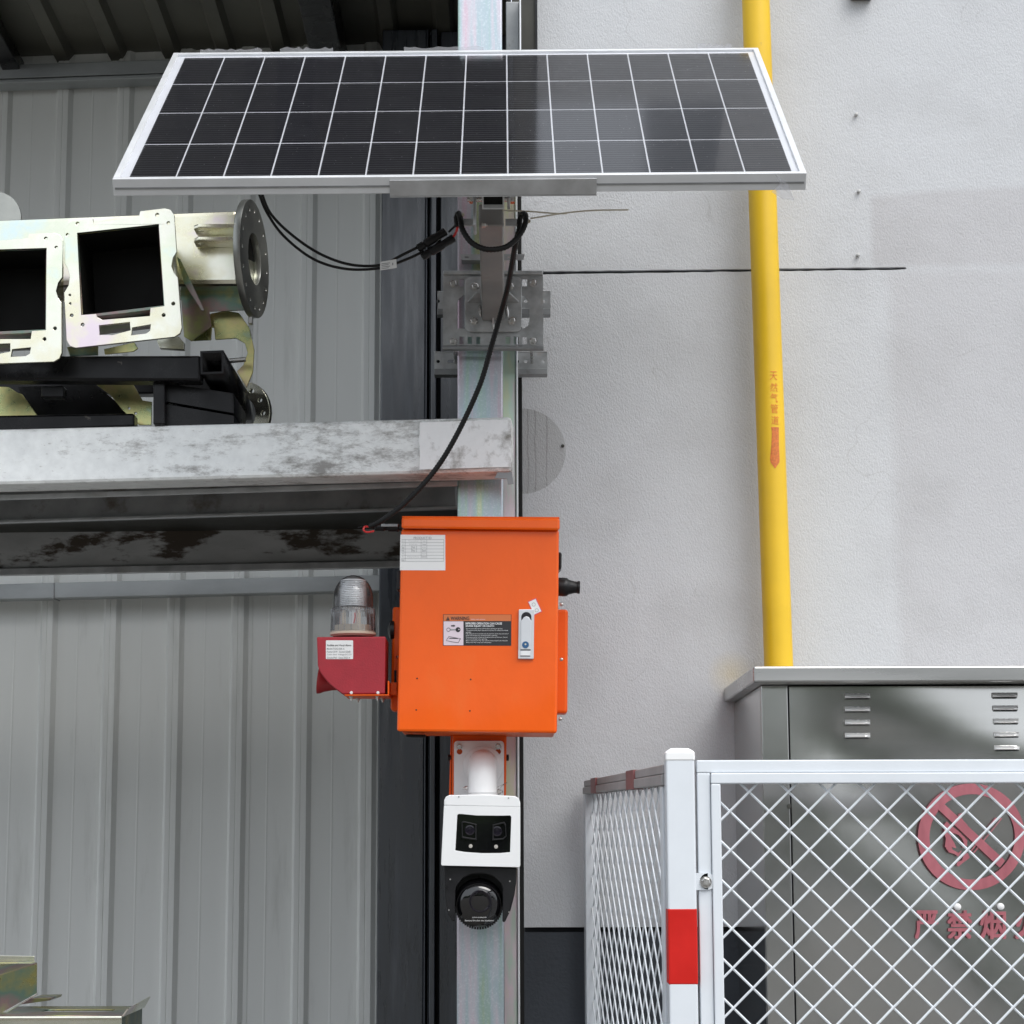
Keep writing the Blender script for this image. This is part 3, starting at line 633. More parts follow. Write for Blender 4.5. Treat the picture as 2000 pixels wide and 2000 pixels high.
# find the depth at which the rear edge of the level top shows
def depth_at(y, z):
    lo, hi = -1, 3
    for _ in range(40):
        m_ = (lo + hi) / 2
        if P(0, y, m_).z > z: hi = m_
        else: lo = m_
    return lo
d_ = ray(0, 1750 + 838 / 3.864); Yr = CAM.y + d_.y * (zt - CAM.z) / d_.z
Yr = min(max(Yr, Yf + .08), Yf + .5)
x0, x1 = P(-40, 1980, Yf).x, fr_.x
slot = rrect(P(58, 1975, Yf).x, Yf + (Yr - Yf) * .38, P(200, 1975, Yf).x, Yf + (Yr - Yf) * .62, .012)
build('top_face', plate_mesh([[(x0, Yf), (x1, Yf), (x1, Yr), (x0, Yr)], slot], .003, lambda x, y, z: Vector((x, y, zt + z))), 'zinc_olive', t)
build('front_edge', MB().tube([(x0, Yf, zt - .004), (x1, Yf, zt - .004)], .005, 10), 'zinc_pale', t, True)
build('front_wall', MB().box(x0, x1, Yf - .001, Yf + .002, zt - .30, zt - .008), 'zinc_pale', t)
build('end_wall', MB().box(x1 - .004, x1 - .001, Yf + .003, Yr, zt - .30, zt - .003), 'zinc_olive', t)
build('end_lip', MB().hexa([(x1, Yf, zt), (x1 + .001, Yr, zt), (x1 + .014, Yr, zt + .022), (x1 + .010, Yf, zt + .014), (x1 + .003, Yf, zt - .002), (x1 + .004, Yr, zt - .002), (x1 + .017, Yr, zt + .021), (x1 + .013, Yf, zt + .013)]), 'zinc_pale', t)
t = build('zinc_tab', MB().quad_px([(40, 1962), (98, 1954), (100, 1949), (60, 1950)], .25, .12), 'zinc_olive', None, bevel=.001)
tag(t, 'small zinc tab sticking out between the two folded trays', 'metal tab')
t = thing('lower_shelf', 'galvanised lower shelf deck carrying the folded zinc trays', 'shelf', (-.9, .2, 0))
build('deck', MB().box(-1.9, -.62, -.06, .9, zt - .34, zt - .305), 'galv_dark', t)
for xx, yy in ((-1.85, -.03), (-.66, -.03), (-1.85, .87), (-.66, .87)): build('leg', MB().box(xx - .02, xx + .02, yy - .02, yy + .02, 0, zt - .341), 'galv_dark', t)

# ================================================================== SOLAR PANEL
pan = thing('solar_panel', 'tilted dark solar panel with white grid lines and aluminium frame', 'solar panel', P(900, 362, -.5))
Y0 = -.72
BL = P(219, 349.6, Y0); BR = P(1575.6, 337.7, Y0); W_ = (BR - BL).length; ex = (BR - BL).normalized()
ey = Vector((-.017, math.cos(R(36.6)), math.sin(R(36.6)))); ey = (ey - ex * ey.dot(ex)).normalized(); en = ex.cross(ey)
H_ = ((PP(331.5, 104, BL, en) - BL).dot(ey) + (PP(1463.8, 92, BL, en) - BL).dot(ey)) / 2
def pl(a, b, c): return BL + ex * a + ey * b + en * c
def pbox(a0, a1, b0, b1, c0, c1): return MB().hexa([pl(a0, b0, c0), pl(a1, b0, c0), pl(a1, b0, c1), pl(a0, b0, c1), pl(a0, b1, c0), pl(a1, b1, c0), pl(a1, b1, c1), pl(a0, b1, c1)])
FD = .034; LW = .012
build('frame_rail', pbox(0, W_, 0, LW, -FD, 0), 'alu', pan, bevel=.0012)
build('frame_rail', pbox(0, W_, H_ - LW, H_, -FD, 0), 'alu', pan, bevel=.0012)
build('frame_rail', pbox(0, LW, LW + .0003, H_ - LW - .0003, -FD, 0), 'alu', pan, bevel=.0012)
build('frame_rail', pbox(W_ - LW, W_, LW + .0003, H_ - LW - .0003, -FD, 0), 'alu', pan, bevel=.0012)
build('frame_groove', pbox(.004, W_ - .004, -.0012, -.0002, -.021, -.017), 'galv_dark', pan)
build('backsheet', pbox(LW, W_ - LW, LW, H_ - LW, -.008, -.006), 'backsheet', pan)
ca0, ca1, cb0, cb1 = .027, W_ - .024, LW + .005, H_ - LW - .012
cw, chh = (ca1 - ca0) / 14, (cb1 - cb0) / 4; gx, gy = .0016, .0030
cme = None
for j in range(4):
    for i in range(14):
        a0, b0 = ca0 + i * cw, cb0 + j * chh
        if cme is None:
            o = build('solar_cell', pbox(a0 + gx, a0 + cw - gx, b0 + gy, b0 + chh - gy, -.0058, -.0050), 'solar_cell', pan); cme = o.data
            uvl = cme.uv_layers.new(name='UVMap')
            c_ = WL[o.name]
            for lp in cme.loops:
                q = cme.vertices[lp.vertex_index].co; uvl.data[lp.index].uv = (q.dot(ex) / (cw - 2 * gx) + .5, q.dot(ey) / (chh - 2 * gy) + .5)
            first = o; base_loc = o.location.copy()
        else:
            o = bpy.data.objects.new('solar_cell', cme); C.objects.link(o); o.parent = pan
            o.location = base_loc + ex * (i * cw) + ey * (j * chh)
build('glass_cover', MB().add([pl(LW + .0004, LW + .0004, -.0035), pl(W_ - LW - .0004, LW + .0004, -.0035), pl(W_ - LW - .0004, H_ - LW - .0004, -.0035), pl(LW + .0004, H_ - LW - .0004, -.0035)], [(0, 1, 2, 3)]), 'panel_glass', pan)
# torn bits of protective film left on the frame
def film(pts): return MB().add(pts, [(i, i + 1, len(pts) - 1) for i in range(len(pts) - 2)])
build('film_scrap', film([pl(W_ - .06, -.002, -.002), pl(W_ - .035, -.006, -.02), pl(W_ - .022, -.012, -.05), pl(W_ - .045, -.01, -.048), pl(W_ - .066, -.004, -.036), pl(W_ - .05, -.003, -.02)]), 'loose_film', pan)
for a0, a1 in ((.06, .20), (.24, .36), (.52, .70), (1.18, 1.26)):
    n = 14; m = MB(); vs = []
    for i in range(n + 1):
        a = a0 + (a1 - a0) * i / n; vs += [pl(a, H_ + .001, -.004), pl(a, H_ + .002, .004 + .007 * random.random())]
    m.add(vs, [(2 * i, 2 * i + 2, 2 * i + 3, 2 * i + 1) for i in range(n)]); build('film_scrap', m, 'loose_film', pan)
build('junction_box', pbox(.20, .31, .10, .20, -.030, -.0085), 'black_plastic', pan, bevel=.004)

# ================================================================== POLE MOUNT FOR THE PANEL
mnt = thing('panel_mount', 'galvanised pole bracket and square-tube arm carrying the solar panel', 'bracket', P(940, 680, .08))
def cm(pts): return [(x / 4.83 + 800, y / 4.83 + 360) for x, y in pts]
def cmp_(x, y, Y): return P(x / 4.83 + 800, y / 4.83 + 360, Y)
YM = .06
big = cm([(314, 850), (1258, 850), (1262, 1520), (314, 1520)])
win = cm([(447, 1360), (447, 1130), (462, 1085), (500, 1050), (560, 1038), (1030, 1038), (1085, 1052), (1118, 1090), (1130, 1140), (1130, 1290), (1115, 1335), (1075, 1360)])
sq = [cm([(x0, y0), (x1, y0), (x1, y1), (x0, y1)]) for x0, x1, y0, y1 in ((470, 512, 893, 965), (1062, 1107, 893, 962), (470, 510, 1437, 1508), (547, 587, 1437, 1508), (627, 667, 1437, 1508), (905, 950, 1437, 1508), (982, 1028, 1437, 1508), (1062, 1107, 1437, 1508))]
build('base_plate', plate_px([big, win] + sq, YM, .004), 'mount_steel', mnt, bevel=.0008)
build('top_lip', MB().quad_px(cm([(314, 848), (1258, 848), (1260, 812), (316, 812)]), YM - .012, .016), 'mount_steel', mnt, bevel=.002)
build('bottom_lip', MB().quad_px(cm([(310, 1556), (1268, 1556), (1268, 1524), (310, 1524)]), YM - .016, .020), 'galv_dark', mnt, bevel=.002)
def hexbolt(p, r, axis=(0, -1, 0), h=.006, par=mnt, wash=True, name='bolt'):
    m = MB().lathe(p, axis, [(0, r), (h, r), (h + .001, r * .8)], 6)
    if wash: m.lathe(p, axis, [(-.001, r * 1.25), (.0015, r * 1.25)], 16)
    m.lathe(p, axis, [(h, r * .5), (h + .005, r * .5)], 10)
    return build(name, m, 'bolt_steel', par)
for x, y in ((412, 938), (1165, 930), (412, 1483), (1165, 1480)): hexbolt(cmp_(x, y, YM - .001), .0074)
build('pad_plate', plate_px([rrect(*cm([(520, 870)])[0], *cm([(1058, 1390)])[0], 12)], YM - .012, .006), 'mount_steel', mnt, bevel=.001)
for x, y in ((620, 965), (950, 965), (607, 1290), (965, 1290)): hexbolt(cmp_(x, y, YM - .013), .0078)
for y0, y1, xs0, xs1 in ((1020, 1240, 262, 1330), (1590, 1805, 232, 1300)):
    yb_ = (y0 + y1) / 2; YC = .225
    A, B = cmp_(xs0, y0, YC), cmp_(xs1, y1, YC)
    ym_ = cmp_(xs0, y0 + (y1 - y0) * .75, YC).z
    face = [(A.x, ym_), (B.x, ym_), (B.x, A.z), (A.x, A.z)]
    hs_ = []
    for hx in (270, 390, 930, 1000, 1095, 1262): q = cmp_(hx, y0 + (y1 - y0) * .38, YC); hs_.append(rrect(q.x - (.008 if hx in (1000, 390) else .004), q.z - .004, q.x + (.008 if hx in (1000, 390) else .004), q.z + .004, .0039, 3))
    build('clamp_channel', plate_mesh([face] + hs_, .003, lambda x, y, z: Vector((x, YC - z, y))), 'mount_steel', mnt, bevel=.0006)
    build('channel_flange', MB().box(A.x, B.x, YC - .0145, YC + .020, B.z, ym_ - .0004), 'galv_dark', mnt, bevel=.001)
    build('channel_flange', MB().box(A.x, B.x, YC - .002, YC + .020, A.z + .0004, A.z + .003), 'galv', mnt, bevel=.001)
for xx in (427, 1150):
    build('threaded_rod', MB().tube([cmp_(xx, 1545, YM + .006), cmp_(xx + 6, 1685, .235)], .0042, 8), 'bolt_steel', mnt, True)
    build('threaded_rod', MB().tube([cmp_(xx, 938, YM + .006), cmp_(xx, 1070, .235)], .0042, 8), 'bolt_steel', mnt, True)
# arm rising forward, and the rail under the panel
ab, at = cmp_(790, 1190, YM - .012), cmp_(770, 290, -.50)
aw = .050
d = (at - ab).normalized(); s_ = Vector((1, 0, 0)); s_ = (s_ - d * s_.dot(d)).normalized(); u_ = s_.cross(d)
q = lambda p: [p - s_ * aw / 2 - u_ * aw / 2, p + s_ * aw / 2 - u_ * aw / 2, p + s_ * aw / 2 + u_ * aw / 2, p - s_ * aw / 2 + u_ * aw / 2]
build('arm', MB().hexa(q(at) + q(ab)), 'arm_steel', mnt, bevel=.004)
for x0, x1, x2 in ((548, 672, 610), (1030, 905, 960)):
    A, B = cmp_(x0, 1105, YM - .013), cmp_(x1, 1105, YM - .013)
    build('gusset', MB().hexa([A + Vector((0, 0, -.002)), B + Vector((0, 0, -.002)), B + Vector((0, 0, .002)), A + Vector((0, 0, .002)), B + Vector(((A.x - B.x) * .3, -.07, .0)), B + Vector((0, -.07, .0)), B + Vector((0, -.07, .004)), B + Vector(((A.x - B.x) * .3, -.07, .004))]), 'mount_steel', mnt)
A, B = cmp_(790, 1180, YM - .05), cmp_(790, 1330, YM - .013)
build('gusset', MB().hexa([A + Vector((-.002, -.01, 0)), A + Vector((.002, -.01, 0)), A + Vector((.002, .03, .02)), A + Vector((-.002, .03, .02)), B + Vector((-.002, -.006, 0)), B + Vector((.002, -.006, 0)), B + Vector((.002, 0, .05)), B + Vector((-.002, 0, .05))]), 'mount_steel', mnt)
for xx, yy in ((660, 1200), (915, 1200), (780, 1320)):
    build('weld_bead', MB().tube([cmp_(xx, yy - 60, YM - .016), cmp_(xx + 5, yy, YM - .018), cmp_(xx + 12, yy + 50, YM - .016)], [.002, .004, .002], 6), 'bolt_steel', mnt, True)
# rail follows the panel's underside; its open end faces the street
rc = cmp_(789, 152, -.62); ra = (rc - BL).dot(ex); rb = .035
rw = .043
rl = lambda a, b, c: pl(ra + a, b, -FD - .003 - rw / 2 + c)
ro = [(-rw / 2, -rw / 2), (rw / 2, -rw / 2), (rw / 2, rw / 2), (-rw / 2, rw / 2)]; ri = [(x * .86, y * .86) for x, y in ro]
build('rail_tube', plate_mesh([ro, ri], H_ * .8, lambda x, y, z: rl(x, rb + H_ * .4 - z, y)), 'mount_steel', mnt)
build('rail_shade', MB().hexa([rl(x * .98, rb + .018, y * .98) for x, y in ri] + [rl(x * .98, rb + .022, y * .98) for x, y in ri]), 'hollow_shade', mnt)  # black sheet just inside the open tube, painting its inner shade
xL, xR = (P(760.5, 371, Y0) - BL).dot(ex), (P(1166, 371, Y0) - BL).dot(ex)
build('edge_clip', pbox(xL, xR, -.004, -.0014, -.038, -.006), 'galv', mnt, bevel=.0008)
build('edge_clip_flange', pbox(xL, xR, -.004, .05, -.0405, -.0383), 'galv', mnt)
for xx, y0, y1 in ((615, 62, 480), (935, 62, 240)):
    A, B = cmp_(xx, y0, -.56), cmp_(xx, y1, -.53)
    build('hinge_cheek', MB().box(A.x - .003, A.x + .003, -.60, -.53, B.z, A.z - .002), 'mount_steel', mnt, bevel=.002)
A, B = cmp_(545, 142, -.565), cmp_(990, 142, -.565)
build('hinge_bolt', MB().tube([A, B], .0055, 10).lathe(A, (1, 0, 0), [(.004, .009), (.012, .009)], 6).lathe(B, (-1, 0, 0), [(0, .009), (.008, .009)], 6), 'bolt_steel', mnt)
for x0, x1 in ((490, 610), (905, 1062)):
    a, b = cmp_(x0, 392, -.49), cmp_(x1, 322, -.49)
    build('cable_tab', MB().box(a.x, b.x, -.49, -.486, a.z, b.z), 'mount_steel', mnt, bevel=.001)
hexbolt(cmp_(685, 385, -.515), .005, (1, 0, 0))
YB_ = .075
a, b = cmp_(480, 716, YB_), cmp_(1085, 660, YB_)
build('slotted_strap', plate_mesh([[(a.x + .003, a.z), (b.x - .003, a.z), (b.x, b.z), (a.x, b.z)]] + [rrect(a.x + f - .005, (a.z + b.z) / 2 - .0015, a.x + f + .005, (a.z + b.z) / 2 + .0015, .0014, 2) for f in (.014, .112)], .003, lambda x, y, z: Vector((x, YB_ - z, y))), 'galv', mnt)
build('strap_spacer', MB().box(xa + .01, xb - .01, YB_ + .002, YP - .001, a.z + .003, b.z - .003), 'galv_dark', mnt)

# ================================================================== CABLES
def corr(pts, r, step=.0032):
    p = spline(pts, step); return MB().tube(p, [r * (1.0 if i % 2 else .86) for i in range(len(p))], 10)
lead = thing('panel_lead', 'pair of thin black leads with white tag drooping from the solar panel', 'cable', P(740, 525, -.45))
Yc = -.42
l1 = [F(483, 352, -.52), F(489, 366, -.50), F(503, 400, -.48), F(535, 445, -.45), F(590, 488, -.43), F(650, 507, -.42), F(715, 506, Yc), F(765, 490, Yc), F(800, 474, Yc)]
l2 = [F(487, 350, -.53), F(493, 362, -.51), F(510, 402, -.48), F(548, 441, -.45), F(602, 478, -.43), F(660, 499, -.42), F(718, 500, Yc - .004), F(757, 482, Yc - .004), F(795, 463, Yc - .004)]
for l in (l1, l2): build('lead_wire', MB().tube(spline(l, .008), .0029, 8), 'black_rubber', lead, True)
build('tag', MB().quad_px([(742.5, 528), (775, 523), (774, 506), (742.5, 511.5)], Yc - .009, .0008), 'paper', lead)
for i in range(4): build('lettering', MB().quad_px([(745, 525.5 - i * 3.2), (759 + (i % 2) * 3, 523.5 - i * 3.2), (759 + (i % 2) * 3, 522.3 - i * 3.2), (745, 524.3 - i * 3.2)], Yc - .0098, .0003), 'print_grey', lead)
build('lettering', MB().quad_px([(766, 518), (768, 517.7), (768, 513), (766, 513.3)], Yc - .0098, .0003), 'print_grey', lead)
for (x0, y0, x1, y1, dz) in ((75, 610, 345, 440, 0), (115, 690, 425, 500, -.0)):
    A, B = cmp_(x0, y0, Yc - .006), cmp_(x1, y1, Yc - .006); ax = (B - A); L_ = ax.length
    build('plug', MB().lathe(A, ax, [(0, .005), (.002, .0085), (L_ * .22, .0085), (L_ * .25, .0065), (L_ * .3, .0092), (L_ * .62, .0092), (L_ * .66, .008), (L_ * .97, .0086), (L_, .005)], 12), 'black_plastic', lead, True)
con = thing('conduit_cable', 'black corrugated conduit looping under the panel and down to the orange box', 'cable', P(700, 1035, -.2))
Yl = -.52
loop = [cmp_(452, 400, Yl + .02), cmp_(442, 320, Yl + .02), cmp_(462, 275, Yl + .015), cmp_(480, 330, Yl - .02), cmp_(500, 430, Yl - .03), cmp_(580, 545, Yl - .035), cmp_(690, 605, Yl - .04), cmp_(800, 615, Yl - .04), cmp_(920, 585, Yl - .035), cmp_(1020, 500, Yl - .03), cmp_(1085, 390, Yl - .025), cmp_(1095, 300, Yl - .015), cmp_(1070, 280, Yl + .01), cmp_(1040, 330, Yl + .02), cmp_(1035, 420, Yl + .02), cmp_(1000, 560, Yl + .03), cmp_(965, 760, Yl + .10),
        cmp_(925, 980, Yl + .18), cmp_(860, 1220, Yl + .25), cmp_(780, 1500, Yl + .28), cmp_(660, 1900, Yl + .30), F(862, 820, -.20), F(820, 888, -.19), F(765, 948, -.185), F(720, 982, -.18), F(697, 994, -.17)]
build('conduit', corr(loop, .0060), 'black_rubber', con, True, auto=80)
A = F(697, 994, -.17)
build('red_wire', MB().tube(spline([A, F(688, 994, -.17), F(686, 1000, -.172), F(692, 1004, -.174), F(706, 1002, -.17)], .003), .0022, 6), 'red_wire', con, True)
build('black_wire', MB().tube(spline([F(675, 996, -.165), F(690, 992, -.168), F(712, 990, -.17)], .003), .0016, 6), 'black_rubber', con, True)
build('red_wire', MB().tube(spline([cmp_(410, 500, Yc - .006), cmp_(440, 450, -.46), cmp_(452, 400, -.5)], .003), .0026, 6), 'red_wire', con, True)
build('black_wire', MB().tube(spline([cmp_(375, 445, Yc - .006), cmp_(420, 400, -.46), cmp_(452, 370, -.5)], .003), .0026, 6), 'black_rubber', con, True)
A = P(732, 1029.5, -.13)
build('plug', MB().lathe(A, (1, 0, -.03), [(0, .005), (.001, .008), (.02, .0085), (.022, .0065), (.028, .0065), (.029, .0088), (.05, .0088), (.052, .0065), (.058, .0065)], 12), 'black_plastic', con, True)
build('plug_latch', MB().box(A.x + .014, A.x + .05, A.y - .0125, A.y - .008, A.z - .001, A.z + .005), 'galv_dark', con, bevel=.001)
for pts, lb in (([F(948, 397, -.50), F(1000, 399, -.50), F(1050, 403, -.50), F(1070, 403, -.50)], 'short pale cable tie tail running from the arm to the longer tail'), ([F(1001, 412, -.53), F(1015, 410, -.53), F(1065, 402, -.512), F(1120, 397, -.52), F(1186, 396, -.53)], 'long pale cable tie tail pointing out over the grey wall')):
    p = spline(pts, .01); m = MB()
    for i in range(len(p) - 1): m.bar(p[i], p[i + 1], .0012, .0028)
    o = tag(build('cable_tie', m, 'tie', None), lb, 'cable tie', 'cable ties')
for xx, yy, lb in ((505, 292, 'tiny pale cable tie head by the conduit end near the panel plugs'), (1128, 355, 'tiny pale cable tie head at the base of the long tie tail')):
    o = build('cable_tie', MB().box(*(lambda p: (p.x - .0025, p.x + .0025, -.537, -.531, p.z - .003, p.z + .003))(cmp_(xx, yy, -.53))), 'tie', None, bevel=.0006)
    tag(o, lb, 'cable tie', 'cable tie heads')

# ================================================================== ORANGE CONTROL BOX
YD = -.15
def cb(x, y): return (x / 3.22 + 600, y / 3.22 + 950)
def cbs(pts): return [cb(*p) for p in pts]
box = thing('control_box', 'orange steel control box with white latch and warning label on the post', 'control box', P(934, 1430, YD + .1))
dl = [cb(564, 1540), cb(1571, 1552), cb(1584, 272), cb(591, 268)]
build('door', MB().quad_px(dl, YD, .018), 'orange', box, bevel=.005)
a = [P(*cb(x, y), YD) for x, y in ((566, 1545), (1572, 1556), (1585, 200), (592, 198))]
ins = [Vector((.004, .022, .004)), Vector((-.003, .022, .004)), Vector((-.003, .022, 0)), Vector((.004, .022, 0))]
a = [p + q_ for p, q_ in zip(a, ins)]
build('body', MB().hexa(a + [p + Vector((0, .21, 0)) for p in a]), 'orange_edge', box, bevel=.004)
a = [P(*cb(x, y), YD - .016) for x, y in ((592, 264), (1588, 276), (1589, 200), (593, 194))]
build('rain_hood', MB().hexa(a + [p + Vector((0, .04, 0.004)) for p in a]), 'orange', box, bevel=.005)
a = [P(*cb(x, y), YD - .010) for x, y in ((594, 197), (1587, 203), (1588, 192), (595, 186))]
build('hood_top', MB().hexa(a + [p + Vector((0, .20, 0.002)) for p in a]), 'orange_edge', box, bevel=.003)
# side ears
build('side_ear', MB().quad_px([cb(523, 1408), cb(640, 1414), cb(648, 764), cb(537, 755)], -.04, .06), 'orange_edge', box, bevel=.006)
build('side_ear', MB().quad_px([cb(1500, 1426), cb(1637, 1428), cb(1641, 772), cb(1500, 772)], -.06, .06), 'orange_edge', box, bevel=.006)
build('ear_slot', MB().quad_px([cb(547, 1300), cb(562, 1300), cb(562, 1156), cb(547, 1156)], -.0415, .001), 'joint_black', box)
for x, y in ((1598, 1088), (1592, 1462), (1600, 742)):
    build('rivet', MB().lathe(P(*cb(x, y), -.09), (1, -.5, 0), [(-.002, .004), (.002, .0036), (.004, .0015)], 10), 'bolt_steel', box, True)
build('rivet', MB().lathe(P(*cb(567, 1073), -.09), (-1, -.5, 0), [(-.002, .0035), (.002, .003), (.003, .0015)], 10), 'bolt_steel', box, True)
# glands
A = P(*cb(1580, 632), -.07)
k = .00115
build('cable_gland', MB().lathe(A, (1, 0, -.03), [(0, .020), (.010, .0205), (.018, .020), (.022, .0165), (.034, .013), (.040, .0125), (.041, .0138), (.046, .0138), (.0465, .008)], 18), 'black_plastic', box, True)
build('cable_gland', MB().quad_px([cb(1580, 530), cb(1600, 515), cb(1601, 415), cb(1580, 410)], -.08, .05), 'black_plastic', box, bevel=.003)
build('cable_gland', MB().lathe(P(*cb(548, 905), -.03), (-1, 0, 0), [(0, .021), (.008, .021), (.012, .012), (.014, .004)], 18), 'black_plastic', box, True)
build('hinge_block', MB().quad_px([cb(560, 650), cb(590, 650), cb(590, 530), cb(563, 530)], -.10, .04), 'black_plastic', box, bevel=.002)
build('bottom_vent', MB().quad_px([cb(620, 1575), cb(745, 1578), cb(745, 1560), cb(620, 1558)], -.06, .02), 'black_plastic', box, bevel=.002)
for x, y in ((691, 1208), (1028, 1214), (686, 1406), (1023, 1412)):
    build('drill_hole', MB().lathe(P(*cb(x, y), YD - .0003), (0, -1, 0), [(-.004, .0017), (.0002, .0017)], 10), 'joint_black', box)
# product label
YL = YD - .0006
lab = build('product_label', plate_px([[cb(586, 303), cb(868, 305), cb(869, 528), cb(583, 527)]], YL, .0006), 'paper', box)
def c6(x, y): return (x / 9.66 + 780, y / 9.66 + 1000)
text_px('PRODUCT ID', *c6(270, 468), *c6(605, 512), YL - .0004, 'print_grey', lab)
m = MB()
def hline(x0, x1, y, wpx=.28, mm=None):
    a, b = c6(x0, y), c6(x1, y); m.quad_px([(a[0], a[1] + wpx), (b[0], b[1] + wpx), (b[0], b[1] - wpx), (a[0], a[1] - wpx)], YL - .0003, .0002)
def vline(x, y0, y1, wpx=.25):
    a, b = c6(x, y0), c6(x, y1); m.quad_px([(a[0] - wpx, b[1]), (a[0] + wpx, b[1]), (a[0] + wpx, a[1]), (a[0] - wpx, a[1])], YL - .00035, .0002)
for y in (518, 576, 636, 697, 757, 817, 875, 930): hline(38, 838, y)
for x, y1 in ((110, 930), (410, 875), (518, 875), (838, 930)): vline(x, 520, y1)
for x, y0 in ((230, 640), (325, 640)): vline(x, y0, 757)
build('table_rule', m, 'print_grey', lab)
for tx_, x0, y0, x1, y1 in (('Name', 40, 540, 95, 556), ('Monitoring device', 170, 540, 360, 556), ('Supply', 438, 542, 498, 560), ('Type', 42, 600, 92, 616), ('Standard type', 185, 600, 335, 616), ('Model', 438, 600, 500, 624), ('Time', 40, 648, 88, 690), ('Weight', 240, 648, 300, 690), ('Ser. No.', 432, 660, 502, 676), ('Volt', 40, 706, 88, 746), ('Power', 240, 706, 300, 746), ('Batch', 432, 706, 500, 746), ('Tel', 45, 778, 85, 794), ('Warranty', 420, 780, 510, 796), ('No.', 48, 838, 85, 854), ('Testing certificate', 145, 838, 370, 856), ('Inspector', 420, 826, 510, 866), ('Seal', 40, 886, 90, 920)):
    text_px(tx_, *c6(x0, y0), *c6(x1, y1), YL - .0004, 'print_grey', lab)
# warning label
def c5(x, y): return (x / 6.44 + 820, y / 6.44 + 1140)
wl_ = build('warning_label', plate_px([[c5(293, 385), c5(1152, 388), c5(1150, 780), c5(291, 778)]], YL, .0006), 'print_black', box)
def wq(x0, y0, x1, y1, dy, m_, name): return build(name, MB().quad_px([c5(x0, y1), c5(x1, y1), c5(x1, y0), c5(x0, y0)], YL - dy, .0003), m_, wl_)
wq(299, 391, 1146, 470, .0004, 'warn_orange', 'label_field'); wq(299, 474, 548, 774, .0004, 'label_pink', 'label_field')
text_px('WARNING', *c5(388, 413), *c5(622, 459), YL - .0009, 'print_black', wl_, bold=.02)
text_px('Safety instructions', *c5(640, 440), *c5(822, 460), YL - .0009, 'label_pink', wl_)
build('hazard_triangle', plate_px([[c5(328, 462), c5(378, 462), c5(353, 412)], [c5(350, 430), c5(357, 430), c5(355, 448), c5(352, 448)]], YL - .0009, .0003), 'print_black', wl_)
build('key_symbol', plate_px([[c5(*q) for q in circ(360, 578, 25, 14)], [c5(*q) for q in circ(360, 578, 20, 14)]], YL - .0009, .0003), 'print_black', wl_)
build('key_symbol', plate_px([[c5(*q) for q in circ(480, 578, 31, 14)], [c5(*q) for q in circ(492, 576, 9, 8)]], YL - .0009, .0003), 'print_black', wl_)
build('key_symbol', plate_px([[c5(382, 570), c5(450, 570), c5(450, 586), c5(382, 586)]], YL - .0009, .0003), 'print_grey', wl_)
build('arrow_symbol', plate_px([[c5(394, 522), c5(425, 522), c5(425, 514), c5(446, 530), c5(425, 546), c5(425, 538), c5(394, 538)]], YL - .0009, .0003), 'print_black', wl_)
build('manual_symbol', plate_px([[c5(328, 715), c5(365, 662), c5(515, 690), c5(485, 745), c5(410, 735)], [c5(334, 713), c5(368, 667), c5(507, 693), c5(482, 739), c5(410, 729)]], YL - .0009, .0003), 'print_black', wl_)
wq(372, 682, 478, 692, .0009, 'print_black', 'manual_symbol')
text_px('IMPROPER OPERATION CAN CAUSE', *c5(575, 487), *c5(1034, 515), YL - .0005, 'print_white', wl_, bold=.025)
text_px('SEVERE INJURY OR DEATH', *c5(575, 522), *c5(934, 549), YL - .0005, 'print_white', wl_, bold=.025)
for i, (tx_, x1) in enumerate((('Read the instruction manual carefully before operating or servicing.', 1040), ('This machine should only be operated by a person with sufficient knowledge', 1110), ('and skills.', 645), ('High voltage circuits are housed inside the enclosure. Isolate mains and control', 1112), ('power from the drive and control panel before operating.', 975), ('Moving parts and hot surfaces are contained within the enclosure. Close all', 1100), ('doors and lock them before operating.', 845), ('Before inspecting the fan wait until the battery leads to be removed.', 1105), ('Without this stop, it may cause serious injury.', 900))):
    y = 558 + i * 21.8; text_px(tx_, *c5(580, y), *c5(x1, y + 16), YL - .0005, 'print_white', wl_)
# latch
lt = build('latch', plate_px([[c5(1245, 322), c5(1440, 320), c5(1432, 948), c5(1236, 946)]], YD - .007, .0068), 'latch_silver', box, bevel=.0015)
wellpts = [c5(1276, 460)] + [c5(1340 + 64 * math.cos(R(180 + 180 * i / 10)), 420 + 64 * math.sin(R(180 + 180 * i / 10))) for i in range(11)] + [c5(1404, 460)]
build('latch_well', plate_px([wellpts], YD - .0074, .0003), 'joint_black', lt)
build('latch_lever', plate_px([[c5(1272, 470), c5(1296, 440), c5(1310, 420), c5(1340, 408), c5(1372, 420), c5(1386, 440), c5(1402, 470), c5(1392, 828), c5(1268, 828)]], YD - .011, .0035), 'latch_silver', lt, bevel=.001)
build('latch_button', plate_px([[c5(1268, 842), c5(1390, 842), c5(1388, 905), c5(1264, 905)]], YD - .0095, .002), 'white_plastic', lt, bevel=.0008)
build('lever_gap', plate_px([[c5(1266, 829), c5(1394, 829), c5(1394, 841), c5(1266, 841)]], YD - .0076, .0004), 'print_black', lt)
build('button_gap', plate_px([[c5(1262, 906), c5(1390, 906), c5(1388, 914), c5(1262, 914)]], YD - .0076, .0004), 'print_black', lt)
build('latch_lock', plate_px([[c5(*q) for q in circ(1329, 768, 43, 18)]], YD - .0122, .0011), 'lock_blue', lt)
build('key_slot', plate_px([[c5(*q) for q in circ(1329, 762, 12, 8)]], YD - .0127, .0004), 'tie', lt)
